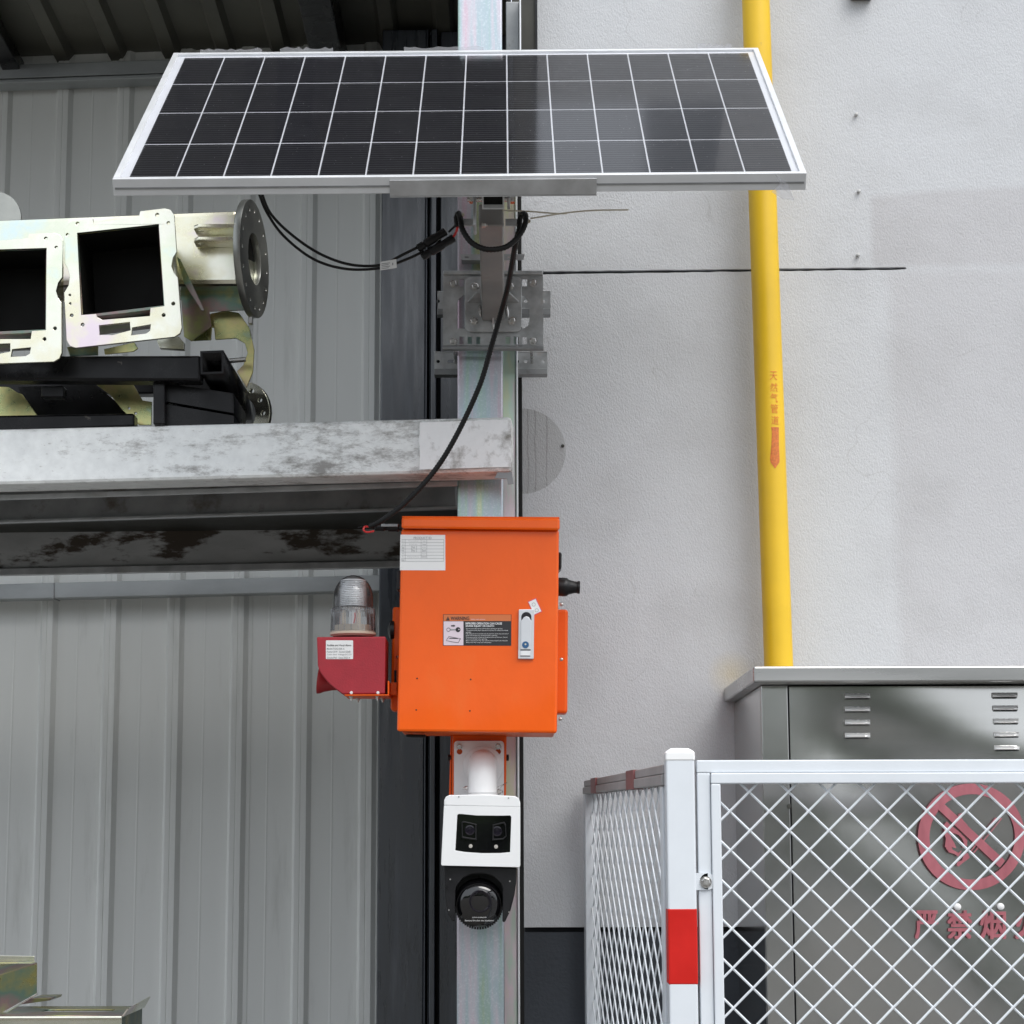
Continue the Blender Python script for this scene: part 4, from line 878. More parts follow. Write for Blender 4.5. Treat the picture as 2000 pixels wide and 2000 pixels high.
# pass sticker
st_ = build('sticker', plate_px([[c5(1355, 225), c5(1460, 178), c5(1540, 350), c5(1435, 400)]], YL, .0005), 'sticker_pink', box)
build('sticker_field', plate_px([[c5(1367, 232), c5(1455, 192), c5(1527, 346), c5(1440, 387)]], YL - .0004, .0003), 'paper', st_)
for cx, cy in ((1432, 262), (1470, 335)):
    build('sticker_mark', plate_px([[c5(*q) for q in circ(cx, cy, 24, 12)], [c5(*q) for q in circ(cx, cy, 19, 12)]], YL - .0007, .0002), 'print_grey', st_)

# ================================================================== RED ALARM WITH STROBE
def ca(x, y): return (x / 6.44 + 600, y / 6.44 + 1100)
def cas(l): return [ca(*p) for p in l]
YA = -.14
al = thing('alarm_siren', 'red sounder alarm with clear strobe dome fixed beside the orange box', 'alarm', P(690, 1357, YA + .06))
arc = [(450, 1645), (400, 1610), (330, 1560), (270, 1508), (215, 1445), (170, 1380), (146, 1330), (133, 1285)]
hs_o = build('housing', plate_px([cas([(120, 928), (985, 922), (976, 1642)] + arc)], YA, .12), 'alarm_red', al, bevel=.0025)
lb = build('label', plate_px([rrect(*ca(235, 970), *ca(577, 1206), 1.6, 3)], YA - .0006, .0005), 'paper', hs_o)
for i, (tx_, x1) in enumerate((('Audible and Visual Alarm', 552), ('Model:TGSG-02K-A', 470), ('Power:25W  Sound:120dB', 545), ('Color: Red  Voltage:DC12V', 560), ('Grade:IP65  Date:2023-4', 540))):
    y = 1020 + i * 37.5 + (6 if i else 0); text_px(tx_, *ca(248, y), *ca(x1, y + 24), YA - .0011, 'print_black' if i == 0 else 'print_grey', lb, bold=.01)
# horn mouth at the cut-away corner
hc = P(*ca(165, 1440), YA + .06)
rm = (P(*ca(165, 1300), YA).z - P(*ca(165, 1655), YA).z) / 2
hax = Vector((-1, 0, .10)).normalized(); hc = P(*ca(172, 1480), YA + .06)
rm *= .93
build('horn', MB().lathe(hc - hax * .045, hax, [(0, rm * .55), (.020, rm * .66), (.036, rm * .82), (.044, rm * .97), (.048, rm), (.051, rm * 1.01), (.050, rm * .96), (.03, rm * .6), (.0, rm * .3)], 32, False), 'horn_red', al, True)
# strobe
ax_px = 575 / 6.44 + 600
bc = P(ax_px, *[ca(0, 928)[1]], YA + .06); kk = P(ax_px + 1, 1240, YA + .06).x - P(ax_px, 1240, YA + .06).x
def sy(y): return P(ax_px, ca(0, y)[1], YA + .06).z - bc.z
def sr(r): return r / 6.44 * kk
build('strobe_base', MB().lathe(bc, (0, 0, 1), [(sy(925), sr(250)), (sy(912), sr(265)), (sy(905), sr(288)), (sy(880), sr(292)), (sy(872), sr(282)), (sy(858), sr(284)), (sy(855), sr(232)), (sy(785), sr(230)), (sy(780), sr(200))], 36), 'beige_plastic', al, True)
build('reflector', MB().lathe(bc, (0, 0, 1), [z for i in range(15) for z in ((sy(545 - i * 22.5), sr(172)), (sy(534 - i * 22.5), sr(164)))] + [(sy(212), sr(150)), (sy(200), sr(110)), (sy(196), sr(20))], 32), 'reflector', al, True, auto=15)
build('reflector_stem', MB().lathe(bc, (0, 0, 1), [(sy(790), sr(150)), (sy(770), sr(60)), (sy(600), sr(50)), (sy(560), sr(150))], 20), 'white_plastic', al, True)
for dx in (-130, 60): build('circuit_board', MB().box(bc.x + sr(dx), bc.x + sr(dx + 45), bc.y - .02, bc.y - .018, bc.z + sy(780), bc.z + sy(600)), 'beige_plastic', al)
build('strobe_wire', MB().tube(spline([bc + Vector((sr(20), -.024, sy(770))), bc + Vector((sr(35), -.026, sy(700))), bc + Vector((sr(30), -.022, sy(640)))], .004), .0014, 6), 'red_wire', al, True)
prof = [(sy(880), sr(287)), (sy(640), sr(278)), (sy(600), sr(276)), (sy(575), sr(268)), (sy(560), sr(252)), (sy(470), sr(250))]
for i in range(0, 10): t_ = i / 9; prof.append((sy(430) + (sy(152) - sy(430)) * math.sin(t_ * math.pi / 2), sr(249) * math.cos(t_ * math.pi / 2) + 1e-4))
build('dome', MB().lathe(bc, (0, 0, 1), prof, 40, False), 'clear_dome', al, True)
m = MB()
for i in range(44):
    a_ = 2 * math.pi * i / 44; dv = Vector((math.cos(a_), math.sin(a_), 0))
    m.tube([bc + dv * sr(274) + Vector((0, 0, sy(648))), bc + dv * sr(270) + Vector((0, 0, sy(575)))], .0016, 5)
build('dome_knurl', m, 'clear_dome', al, True)['kind'] = 'stuff'
for i in range(20):
    a_ = 2 * math.pi * i / 20; dv = Vector((math.cos(a_), math.sin(a_), 0))
    if dv.y < .2: build('dome_rib', MB().tube([bc + dv * sr(280) + Vector((0, 0, sy(870))), bc + dv * sr(274) + Vector((0, 0, sy(655)))], .0010, 5), 'clear_dome', al, True)
# bracket
bz0 = P(*ca(600, 1650), YA).z; bx0, bx1 = P(*ca(470, 1650), YA).x, P(*ca(1030, 1650), YA).x
build('bracket', MB().box(bx0, bx1, YA - .002, YA + .10, bz0 - .0030, bz0 - .0002), 'orange_edge', al, bevel=.001)
build('bracket_upright', MB().box(bx1 - .0032, bx1 - .0002, YA + .0, YA + .10, bz0 + .0002, P(*ca(1030, 1480), YA).z), 'orange_edge', al, bevel=.001)
build('bracket_foot', MB().box(bx1 + .0, bx1 + .012, YA + .07, YA + .10, bz0 + .004, bz0 + .03), 'orange_edge', al)
for x, yo in ((555, .015), (885, .015), (640, .075), (950, .075)):
    pp_ = P(*ca(x, 1655), YA + yo); hexbolt(Vector((pp_.x, YA + yo, bz0 - .003)), .0042, (0, 0, -1), .004, al, name='nut')
for x in (555, 890): build('weld_spot', MB().lathe(P(*ca(x, 1628), YA), (0, -1, 0), [(-.002, .004), (.001, .003), (.0014, .001)], 8), 'print_white', al, True)

# ================================================================== CCTV CAMERA
def cv(x, y): return (x / 4.83 + 840, y / 4.83 + 1430)
def cvs(l): return [cv(*p) for p in l]
cc_ = thing('security_camera', 'white and black twin-lens dome camera hanging below the orange box', 'camera', P(935, 1805, -.05))
build('rear_bracket', MB().quad_px([cv(203, 640), cv(715, 640), cv(722, 28), cv(210, 22)], .035, .083), 'orange_edge', cc_, bevel=.003)
build('bracket_wing', MB().quad_px([cv(178, 600), cv(198, 600), cv(206, 30), cv(196, 30)], .045, .07), 'orange_edge', cc_, bevel=.002)
for x in (186, 724): build('side_bolt', MB().lathe(P(*cv(x, 240), .05), (1 if x > 500 else -1, 0, 0), [(-.003, .007), (.004, .007), (.005, .003)], 8), 'black_plastic', cc_)
key = lambda cx: cvs(circ(cx, 137, 28, 10, 150, 390)) + cvs(circ(cx, 185, 26, 8, 30 - 30, 180))
def keyh(cx): return cvs([(cx - 15, 158)] + [(cx + 28 * math.cos(R(a)), 137 + 28 * math.sin(R(a))) for a in range(130, 411, 28)] + [(cx + 15, 158)] + [(cx + 27 * math.cos(R(a)), 183 + 27 * math.sin(R(a))) for a in range(-50, 231, 28)])
build('wall_plate', plate_px([rrect(*cv(225, 82), *cv(697, 640), 7, 4), keyh(278), keyh(642)], .028, .006), 'white_plastic', cc_, bevel=.001)
for x in (278, 643): hexbolt(P(*cv(x, 134), .0275), .0052, par=cc_, h=.005)
# elbow
sc_ = P(*cv(496, 300), -.04); rt = (P(*cv(632, 500), -.05).x - P(*cv(360, 500), -.05).x) / 2
hx_ = P(*cv(496, 590), -.05).x; zt_ = P(*cv(496, 172), -.05).z; zb_ = P(*cv(496, 600), -.05).z
zc = zt_ - rt * 1.0
bend = [Vector((hx_, .028, zc + .004)), Vector((hx_, .0, zc + .004)), Vector((hx_, -.02, zc + .003)), Vector((hx_, -.036, zc - .004)), Vector((hx_, -.047, zc - .018)), Vector((hx_, -.05, zc - .035)), Vector((hx_, -.05, zb_ + .006))]
build('elbow', MB().tube(spline(bend, .006), rt, 28), 'white_plastic', cc_, True)
build('elbow_collar', MB().lathe((hx_, .0275, zc), (0, -1, 0), [(0, rt * 1.42), (.006, rt * 1.40), (.010, rt * 1.0)], 32), 'white_plastic', cc_, True)
build('elbow_ring', MB().lathe((hx_, -.05, zb_ - .004), (0, 0, 1), [(0, rt * 1.02), (.008, rt * 1.02), (.0085, rt * .98)], 32), 'white_plastic', cc_, True)
hexbolt(P(*cv(348, 528), -.05), .004, (-1, 0, 0), .004, cc_); hexbolt(P(*cv(648, 560), -.05), .005, (1, -.5, 0), .004, cc_)
build('safety_wire', MB().tube(spline([P(*cv(640, 570), -.06), P(*cv(660, 530), -.065), P(*cv(690, 500), -.06), P(*cv(725, 475), -.05)], .003), .0007, 5).tube(spline([P(*cv(635, 520), -.06), P(*cv(665, 505), -.065), P(*cv(700, 488), -.06)], .003), .0007, 5), 'bolt_steel', cc_, True)
# head
YH = -.125; HD = .135
def cap(l, Y, dep): return plate_px([l], Y, dep)
build('head_cap', plate_px([cvs([(131, 690), (133, 640), (150, 608), (185, 592), (500, 588), (800, 602), (835, 620), (850, 660), (852, 705)])], YH + .001, HD), 'white_plastic', cc_, bevel=.006)
ol = cvs([(102, 1256), (851, 1273), (851, 708), (131, 694)])
win_o = cvs([(237, 1115), (320, 1130), (490, 1142), (660, 1141), (755, 1132), (766, 800), (756, 786), (640, 788), (440, 786), (300, 772), (268, 772), (256, 785)])
ol = cvs([(118, 1258), (835, 1274), (846, 1268), (851, 1255), (851, 706), (131, 692), (104, 1245), (108, 1254)])
build('head_shell', plate_px([ol, win_o], YH, HD), 'white_plastic', cc_, bevel=.0095)
win = build('front_window', plate_px([win_o], YH + .0102, .02), 'black_gloss', cc_)
for pts, cx, cy in (([(295, 850), (312, 838), (440, 868), (440, 1022), (300, 1000)], 375, 925), ([(590, 872), (700, 845), (716, 870), (722, 985), (690, 1015), (586, 1022)], 632, 935)):
    cen = (sum(p[0] for p in pts) / len(pts), sum(p[1] for p in pts) / len(pts)); inner = [(cen[0] + (x - cen[0]) * .82, cen[1] + (y - cen[1]) * .82) for x, y in pts]
    build('lens_surround', plate_px([cvs(pts), cvs(inner)], YH + .0065, .0037), 'black_plastic', win, bevel=.0008)
    build('lens', MB().lathe(P(*cv(cx, cy), YH + .0101), (0, -1, 0), [(0, .0105), (.002, .0105), (.0022, .008), (.001, .0075), (.0012, .0), ], 20, False), 'lens_dark', win, True)
for x, y in ((383, 1075), (622, 1080)):
    build('led', MB().lathe(P(*cv(x, y), YH + .0101), (0, -1, 0), [(0, .0042), (.001, .0038), (.0016, .001)], 12), 'led', win, True)
build('seam_screw', MB().lathe(P(*cv(272, 610), YH), (0, -1, 0), [(0, .0016), (.0004, .0015)], 8), 'print_grey', cc_)
build('seam_screw', MB().lathe(P(*cv(740, 622), YH), (0, -1, 0), [(0, .0016), (.0004, .0015)], 8), 'print_grey', cc_)
# yoke and ball
yk = [(128, 1262), (818, 1277), (812, 1420), (795, 1540), (760, 1680), (705, 1795), (682, 1790), (685, 1480), (660, 1420), (600, 1365), (530, 1340), (460, 1335), (380, 1345), (300, 1385), (252, 1450), (240, 1500), (236, 1785), (205, 1780), (160, 1700), (140, 1560)]
build('yoke', plate_px([cvs(yk)], YH + .02, .095), 'black_plastic', cc_, bevel=.010)
build('yoke_back', plate_px([cvs([(200, 1290), (740, 1290), (720, 1600), (640, 1720), (300, 1720), (215, 1600)])], YH + .090, .024), 'black_plastic', cc_)
bc2 = P(*cv(462, 1590), YH + .055); rb_ = 1.06 * (P(*cv(678, 1590), YH + .055).x - P(*cv(246, 1590), YH + .055).x) / 2
prof = [(rb_ * 1.0 * math.cos(t), rb_ * math.sin(t)) for t in [math.pi * i / 18 for i in range(19)]]
bx_ = Vector((0, -.97, -.24)).normalized()
bp_ = [(-rb_ * math.cos(math.pi * i / 20), rb_ * 1.0 * math.sin(math.pi * i / 20) + 1e-4) for i in range(13)] + [(rb_ * .40, rb_ * .93), (rb_ * .43, rb_ * .92)]
ball = build('ball_housing', MB().lathe(bc2 + Vector((0, 0, -.004)), bx_, bp_, 40), 'black_satin', cc_, True)
fcn = bc2 + Vector((0, 0, -.004)) + bx_ * rb_ * .425
build('ball_face', MB().lathe(fcn, bx_, [(0, rb_ * .90), (.004, rb_ * .885), (.010, rb_ * .72), (.0140, rb_ * .45), (.0155, rb_ * .2), (.0158, .0001)], 40, False), 'black_gloss', ball, True, auto=80)
up_ = Vector((0, 0, 1)); up_ = (up_ - bx_ * up_.dot(bx_)).normalized()
lc = fcn + bx_ * .0145 + up_ * .013 + Vector((.003, 0, 0))
build('zoom_lens', MB().lathe(lc, bx_, [(-.004, .0235), (.0035, .0235), (.004, .0215), (.001, .0205), (-.003, .013), (-.0035, .0001)], 32, False), 'lens_dark', ball, True)
side = Vector((1, 0, 0))
for i in range(26):
    a_ = math.pi * (1.05 + .9 * i / 25); dv = side * math.cos(a_) + up_ * math.sin(a_)
    build('grip_tooth', MB().box(-.0022, .0022, -.0022, .0022, -.004, .004), 'black_plastic', ball).location = (fcn - bx_ * .004 + dv * rb_ * .95) - WL[ball.name]
for tx_, dz, wd, ht in (('安装完毕后请撕保护膜', -.021, .030, .0026), ('Remove film after the installation', -.0275, .060, .0034)):
    o_ = fcn + bx_ * .0163 + up_ * dz + Vector((.001, 0, 0))
    build('lettering', text_mesh(tx_, lambda a, b: o_ + side * (a - .5) * wd + up_ * (b - .5) * ht), 'print_white', ball)
for x, y in ((190, 1388), (752, 1405), (178, 1678), (744, 1695)):
    build('yoke_screw', MB().lathe(P(*cv(x, y), YH + .0198), (0, -1, 0), [(0, .0018), (.0006, .0016)], 8), 'bolt_steel', cc_)

# ================================================================== GAS PIPE
YG = .27
pt_, pb_ = F(1426, 0, YG), F(1469, 1252, YG)
rg = ((F(1452, 0, YG).x - F(1401, 0, YG).x) / 2 + (F(1497, 1252, YG).x - F(1441, 1252, YG).x) / 2) / 2
dr = (pb_ - pt_) / (pt_.z - pb_.z)
pipe = thing('gas_pipe', 'upright yellow painted gas pipe running down the grey wall into the cabinet', 'pipe', pb_ + dr * .6)
def pc(z): return pt_ + dr * (pt_.z - z)
zk = 3.66; kp = pc(zk)
build('tube', MB().tube([kp + Vector((0, .14, .05)), kp + Vector((0, .04, .045)), kp + Vector((0, .012, .03)), kp, pc(zk - .05), pc(pb_.z - .6)], rg, 40), 'pipe_yellow', pipe, True)
def wrap(me, lift=.0007):
    bm = bmesh.new(); bm.from_mesh(me); bmesh.ops.triangulate(bm, faces=bm.faces)
    for _ in range(2): bmesh.ops.subdivide_edges(bm, edges=[e for e in bm.edges if e.calc_length() > .004], cuts=1)
    bmesh.ops.triangulate(bm, faces=bm.faces)
    for v in bm.verts:
        c_ = pc(v.co.z); dx = max(-.98 * rg, min(.98 * rg, v.co.x - c_.x)); v.co.y = c_.y - math.sqrt((rg + lift) ** 2 - dx * dx)
    bm.to_mesh(me); bm.free(); return me
for ch, y0, y1, dx in (('天', 725, 742, 0), ('然', 748, 765, .5), ('气', 768, 786, 1), ('管', 789, 807, 1.5), ('道', 812, 829, 3)):
    x0, x1 = 1503.5 + dx, 1518.5 + dx; Yt = YG - rg
    tl, tr, bl2 = P(x0, y0, Yt), P(x1, y0, Yt), P(x0, y1, Yt)
    build('lettering', wrap(text_mesh(ch, lambda a, b: bl2 + (tr - tl) * a + (tl - bl2) * b, bold=.0)), 'pipe_ink', pipe)
ar = [(x / 6.44 + 1440, y / 6.44 + 680) for x, y in [(425, 990), (525, 990), (524, 1050), (526, 1230), (535, 1400), (530, 1440), (475, 1516), (420, 1440), (412, 1390), (428, 1230), (436, 1050)]]
m = MB()
def xat(y, side_):
    pts = sorted([p for p in ar if (p[0] > 1514 if side_ else p[0] < 1513.5)], key=lambda p: p[1])
    for p, q_ in zip(pts, pts[1:]):
        if p[1] <= y <= q_[1] and q_[1] > p[1]: return p[0] + (q_[0] - p[0]) * (y - p[1]) / (q_[1] - p[1])
    return pts[0][0] if y < pts[0][1] else 1513.7
ys_ = [834 + i * (915 - 834) / 27 for i in range(28)]; vs = []
for y in ys_:
    xa_, xb_ = (xat(y, 0), xat(y, 1)) if y < 903 else (xat(903, 0) + (1513.7 - xat(903, 0)) * (y - 903) / 12.2, xat(903, 1) + (1513.9 - xat(903, 1)) * (y - 903) / 12.2)
    for i in range(7): vs.append(P(xa_ + (xb_ - xa_) * i / 6, y, YG - rg))
m.add(vs, [(r_ * 7 + i, r_ * 7 + i + 1, r_ * 7 + i + 8, r_ * 7 + i + 7) for r_ in range(27) for i in range(6)])
build('arrow_mark', wrap(m.mesh()), 'pipe_arrow', pipe)

# ================================================================== STAINLESS GAS CABINET
YC0 = -.20
def cf(x, y): return (x / 2.147 + 1100, y / 2.147 + 1250)
cab = thing('gas_cabinet', 'stainless steel gas meter cabinet with louvres and red no-flame sign', 'cabinet', (.85, .1, 0))
lidf = P(*cf(797, 110), -.27); lidb = P(*cf(800, 178), -.27)
XR = 1.75
build('lid', MB().box(lidf.x, XR + .04, -.27, YW - .002, lidb.z, lidf.z), 'inox_lid', cab, bevel=.004)
bx_l = P(*cf(832, 400), YC0).x; dxl = P(*cf(949, 400), YC0).x; zb = lidb.z
build('body', MB().box(bx_l, XR, YC0 + .012, YW - .003, .12, zb - .001), 'inox', cab, bevel=.003)
build('corner_post', MB().box(bx_l + .0005, dxl - .002, YC0 - .001, YC0 + .0118, .12, zb - .001), 'inox', cab, bevel=.002)
build('base_frame', MB().box(bx_l + .01, XR - .01, YC0 + .02, YW - .01, 0, .119), 'dark_oxide', cab)
# wavy thin door sheet
nx, nz_ = 44, 60; m = MB(); vs = []
z0d, z1d = .14, zb - .004
for j in range(nz_ + 1):
    for i in range(nx + 1):
        x = dxl + .001 + (XR - .02 - dxl) * i / nx; z = z0d + (z1d - z0d) * j / nz_
        e = min(1, min(i, nx - i) / 4) * min(1, min(j, nz_ - j) / 4)
        y = YC0 - .002 + e * (.0065 * math.sin(6.1 * x + 2.0 * math.sin(3.3 * z + 1.0)) * math.sin(5.2 * z + 1.7 * x + .6) + .0008 * math.sin(14 * x + 9 * z))
        vs.append((x, y, z))
m.add(vs, [(j * (nx + 1) + i, j * (nx + 1) + i + 1, (j + 1) * (nx + 1) + i + 1, (j + 1) * (nx + 1) + i) for j in range(nz_) for i in range(nx)])
door = build('door', m, 'inox', cab, True, auto=False)
build('door_gap', MB().box(dxl - .0018, dxl + .0008, YC0 + .004, YC0 + .0115, .13, zb - .003), 'joint_black', cab)
for cx, ys2 in ((1232, (236, 291, 346, 401)), (1849, (232, 286, 341, 397, 453))):
    for k_, y in enumerate(ys2):
        x0, x1 = cx - 53 + k_ * 2 * (cx > 1500) , cx + 53 + k_ * 2 * (cx > 1500); p0, p1 = P(*cf(x0, y), YC0), P(*cf(x1, y), YC0); h = .0085
        mm = MB(); vs = []
        for i in range(9):
            t_ = i / 8; x = p0.x + (p1.x - p0.x) * t_; b_ = min(1, math.sin(math.pi * t_) * 2.2)
            vs += [(x, YC0 - .007, p0.z + h * .62), (x, YC0 - .008 - .008 * b_, p0.z + h * .10 * b_), (x, YC0 - .008 - .011 * b_, p0.z - h * .35 * b_), (x, YC0 - .008 - .008 * b_, p0.z - h * .52)]
        mm.add(vs, [(4 * i + j, 4 * i + 4 + j, 4 * i + 5 + j, 4 * i + 1 + j) for i in range(8) for j in range(3)])
        build('louvre', mm, 'inox_lit', door, True, auto=60)
        build('louvre_slot', MB().box(p0.x + .002, p1.x - .002, YC0 - .0090, YC0 - .0062, p0.z - h * .78, p0.z - h * .60), 'joint_black', door)
# sign on the door
YS = YC0 - .0105
def cs(x, y): return (x / 5.367 + 1760, y / 5.367 + 1500)
def css(l): return [cs(*p) for p in l]
sgn = build('prohibition_sign', plate_px([css(circ(737, 722, 560, 64)), css(circ(745, 722, 448, 56))], YS, .0015), 'sign_red', door)
build('sign_slash', plate_px([css([(385, 430), (445, 370), (1090, 970), (1035, 1045)])], YS - .0012, .001), 'sign_red', sgn)
build('hand_symbol', plate_px([css([(452, 590), (480, 560), (520, 600), (600, 660), (660, 720), (695, 760), (690, 820), (640, 840), (660, 790), (640, 740), (600, 700), (540, 680), (520, 720), (560, 790), (580, 840), (530, 830), (540, 855), (600, 890), (640, 860), (600, 930), (560, 900), (500, 885), (460, 820), (470, 740), (450, 680)])], YS, .001), 'sign_red', sgn)
build('flame_symbol', plate_px([css([(595, 490), (640, 470), (620, 505), (660, 560), (700, 600), (685, 600), (640, 565), (610, 520)])], YS, .001), 'sign_red', sgn)
build('wrist_symbol', plate_px([css([(660, 900), (700, 890), (720, 940), (640, 1000), (600, 1035), (580, 1015), (590, 985), (640, 970)])], YS, .001), 'sign_red', sgn)
build('match_symbol', plate_px([css([(720, 880), (985, 522), (1060, 528), (770, 890)]), css([(735, 880), (992, 536), (1042, 538), (760, 882)])], YS - .0001, .001), 'sign_red', sgn)
for ch, x0, x1 in (('严', 145, 390), ('禁', 485, 745), ('烟', 828, 1100), ('火', 1195, 1460)):
    for q_, (ox, oy) in enumerate(((0, 0), (14, 0), (0, 14), (14, 14))): text_px(ch, *cs(x0 + ox, 1492 + oy), *cs(x1 - 14 + ox, 1781 + oy), YS - .0003 * q_, 'sign_red', sgn)
for x, y in ((590, 1455), (1042, 1452)):
    build('rivet_cap', MB().lathe(P(*cs(x, y), YC0 - .006), (0, -1, 0), [(-.004, .007), (.004, .007), (.006, .004)], 14), 'print_white', door, True)
build('door_bolt', MB().lathe(P(*cf(948, 697), YC0 - .003), (0, -1, 0), [(0, .005), (.003, .004)], 8), 'dark_oxide', cab)

# ================================================================== WHITE MESH FENCE
YF = -.75
fen = thing('mesh_fence', 'white diamond-mesh fence with red banded corner post round the cabinet', 'fence', (.30, YF, 0))
pxl, pxr = P(*cf(438, 1000), YF - .025).x, P(*cf(558, 1000), YF - .025).x; ztp = P(*cf(490, 498), YF - .025).z
rz0, rz1 = P(*cf(500, 1447), YF - .025).z, P(*cf(500, 1125), YF - .025).z
wd_ = pxr - pxl
post = build('corner_post', MB().box(pxl, pxr, YF - .025, YF - .025 + wd_, 0, ztp), 'white_paint', fen, bevel=.003)
build('red_band', MB().box(pxl - .0006, pxr + .0006, YF - .0257, YF - .0243 + wd_, rz0, rz1), 'red_band', post, bevel=.003)
cm0 = (pxl + pxr) / 2; cy0 = YF - .025 + wd_ / 2; hw = wd_ / 2 + .0012
zc0 = ztp + .0003; zc1 = P(*cf(490, 455), YF).z
capm = MB(); vs = []
for z, k_ in ((zc0 - .004, 1.0), (zc0 + .010, 1.0), (zc0 + .013, .93), (zc1 - .003, .78), (zc1, .60)):
    vs += [(cm0 - hw * k_, cy0 - hw * k_, z), (cm0 + hw * k_, cy0 - hw * k_, z), (cm0 + hw * k_, cy0 + hw * k_, z), (cm0 - hw * k_, cy0 + hw * k_, z)]
capm.add(vs, [(4 * i + j, 4 * i + (j + 1) % 4, 4 * i + 4 + (j + 1) % 4, 4 * i + 4 + j) for i in range(4) for j in range(4)] + [(16, 17, 18, 19), (3, 2, 1, 0)])
build('post_cap', capm, 'white_plastic', post, bevel=.003)
# front panel frame (a gate leaf)
XF1 = 1.45; zg0 = .16
s0, s1, s2 = P(*cf(565, 1000), YF).x, P(*cf(621, 1000), YF).x, P(*cf(663, 1000), YF).x
t0, t1, t2 = P(*cf(900, 504), YF).z, P(*cf(900, 557), YF).z, P(*cf(900, 603), YF).z
build('outer_stile', MB().box(s0, s1, YF - .012, YF + .022, zg0, t1 - .0004), 'white_paint', fen, bevel=.002)
build('outer_rail', MB().box(s0, XF1, YF - .012, YF + .022, t1, t0), 'white_paint', fen, bevel=.002)
build('inner_stile', MB().box(s1 + .0006, s2, YF - .018, YF + .016, zg0, t2 - .0004), 'white_paint', fen, bevel=.002)
build('inner_rail', MB().box(s1 + .0006, XF1, YF - .018, YF + .016, t2, t1 - .0006), 'white_paint', fen, bevel=.002)
build('bottom_rail', MB().box(s2 + .0006, XF1 - .0406, YF - .012, YF + .016, zg0, zg0 + .045), 'white_paint', fen, bevel=.002)
build('end_stile', MB().box(XF1 - .04, XF1, YF - .018, YF + .016, zg0 + .0001, t2 - .0004), 'white_paint', fen, bevel=.002)
hp = P(*cf(597, 1015), YF - .013)
build('hinge_tab', MB().box(pxr + .0005, hp.x + .004, YF - .0155, YF - .0125, hp.z - .014, hp.z + .016).lathe(Vector((hp.x + .004, YF - .0125, hp.z + .001)), (0, -1, 0), [(0, .0145), (.003, .0145)], 16), 'white_paint', fen)
hexbolt(Vector((hp.x, YF - .0156, hp.z)), .0085, par=fen)
# diamond wires, each its own piece
def clip(p, d, x0, x1, z0, z1):
    ts = []
    tmin, tmax = -9, 9
    for c_, dd, lo, hi in ((p[0], d[0], x0, x1), (p[1], d[1], z0, z1)):
        a, b = (lo - c_) / dd, (hi - c_) / dd
        if a > b: a, b = b, a
        tmin, tmax = max(tmin, a), min(tmax, b)
    return (tmin, tmax) if tmax - tmin > .02 else None
def mesh_wires(fmap, x0, x1, z0, z1, sp, xoff, slope, r, nrm, crimp=.0006):
    d1, d2 = (1, -slope), (1, slope)
    for dirn, d, lift in ((0, d1, -.0018), (1, d2, .0018)):
        k_ = -60
        while k_ < 90:
            px0 = x0 + xoff[dirn] + k_ * sp; k_ += 1
            c_ = clip((px0, z1), d, x0, x1, z0, z1)
            if not c_: continue
            a = (px0 + d[0] * c_[0], z1 + d[1] * c_[0]); b = (px0 + d[0] * c_[1], z1 + d[1] * c_[1])
            L_ = math.hypot(b[0] - a[0], b[1] - a[1]); n = max(1, int(L_ / (sp * .72)))
            pts = []
            for i in range(n * 2 + 1):
                f = i / (n * 2); q_ = fmap(a[0] + (b[0] - a[0]) * f, a[1] + (b[1] - a[1]) * f)
                pts.append(q_ + nrm * (lift + crimp * (1 if i % 2 else -1)))
            build('mesh_wire', MB().tube(pts, r, 6), 'white_paint', fen, True)
wsp = P(*cf(895, 605), YF).x - P(*cf(735, 605), YF).x; wsp = (P(*cf(1560, 600), YF).x - P(*cf(735, 600), YF).x) / 5
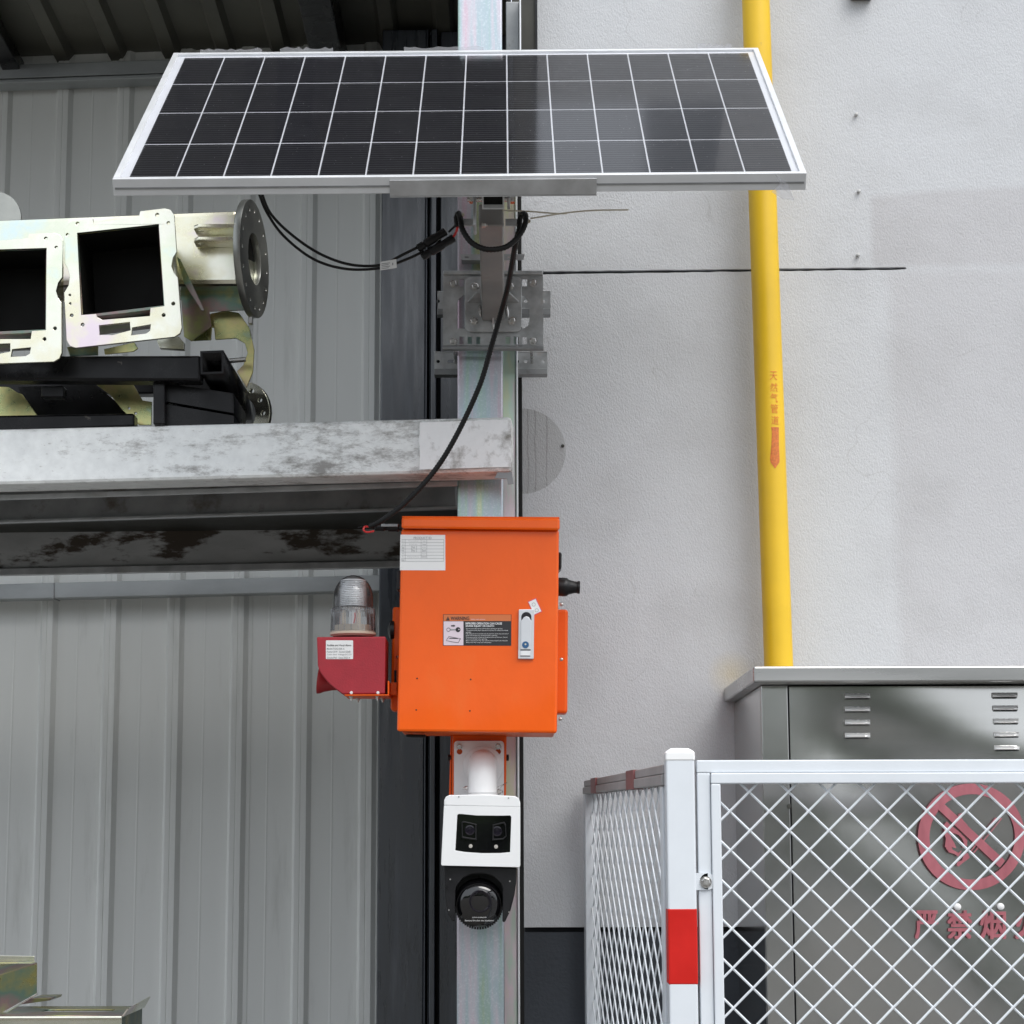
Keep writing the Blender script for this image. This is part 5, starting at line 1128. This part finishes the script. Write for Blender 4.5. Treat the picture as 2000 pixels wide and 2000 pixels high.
mesh_wires(lambda x, z: Vector((x, YF, z)), s2 - .004, XF1 - .036, zg0 + .04, t2 + .004, wsp, (P(*cf(735, 605), YF).x - s2 + .004, P(*cf(822, 605), YF).x - s2 + .004), .975, .0024, Vector((0, -1, 0)))
# side panel back to the wall
E0 = Vector((pxl + .012, YF + wd_ - .02, 0)); far = P(*cf(112, 620), YW - .03); E1 = Vector((far.x, YW - .03, 0))
sd_ = (E1 - E0).normalized(); SL = (E1 - E0).length; snv = Vector((sd_.y, -sd_.x, 0)) * -1
zs1 = P(*cf(430, 522), YF + .03).z; zs2 = P(*cf(430, 610), YF + .03).z
zfar1, zfar2 = P(*cf(108, 590), YW - .03).z, P(*cf(110, 646), YW - .03).z
def side(s, z, n=0.0): return E0 + sd_ * s + Vector((0, 0, z)) + snv * n
def sbox(sa, sb, za0, za1, zb0, zb1, th): return MB().hexa([side(sa, za0, th), side(sb, zb0, th), side(sb, zb1, th), side(sa, za1, th), side(sa, za0, -th), side(sb, zb0, -th), side(sb, zb1, -th), side(sa, za1, -th)])
zm_n, zm_f = (zs1 + zs2) / 2 + .002, (zfar1 + zfar2) / 2 + .001
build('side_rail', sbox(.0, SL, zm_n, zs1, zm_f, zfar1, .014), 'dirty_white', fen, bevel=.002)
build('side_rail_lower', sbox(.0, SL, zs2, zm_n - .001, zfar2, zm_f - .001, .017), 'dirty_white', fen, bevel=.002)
for f0, f1 in ((.80, .87), (.30, .39)):
    build('tape_band', sbox(SL * f0, SL * f1, zs2 + (zfar2 - zs2) * f0 - .001, zs1 + (zfar1 - zs1) * f0 + .001, zs2 + (zfar2 - zs2) * f1 - .001, zs1 + (zfar1 - zs1) * f1 + .001, .0178), 'tape_red', fen)
build('side_stile', sbox(SL - .03, SL, .16, zfar2 - .001, .16, zfar2 - .001, .016), 'white_paint', fen, bevel=.002)
build('side_stile', sbox(.012, .04, .16, zs2 - .001, .16, zs2 - .001, .014), 'white_paint', fen, bevel=.002)
build('side_bottom', sbox(.041, SL - .031, .16, .205, .16, .205, .014), 'white_paint', fen, bevel=.002)
ztops = min(zs2, zfar2) + .012
mesh_wires(lambda s, z: side(s, z), .035, SL - .025, .20, ztops, wsp, (.01, .04), .975, .0017, snv, .0001)
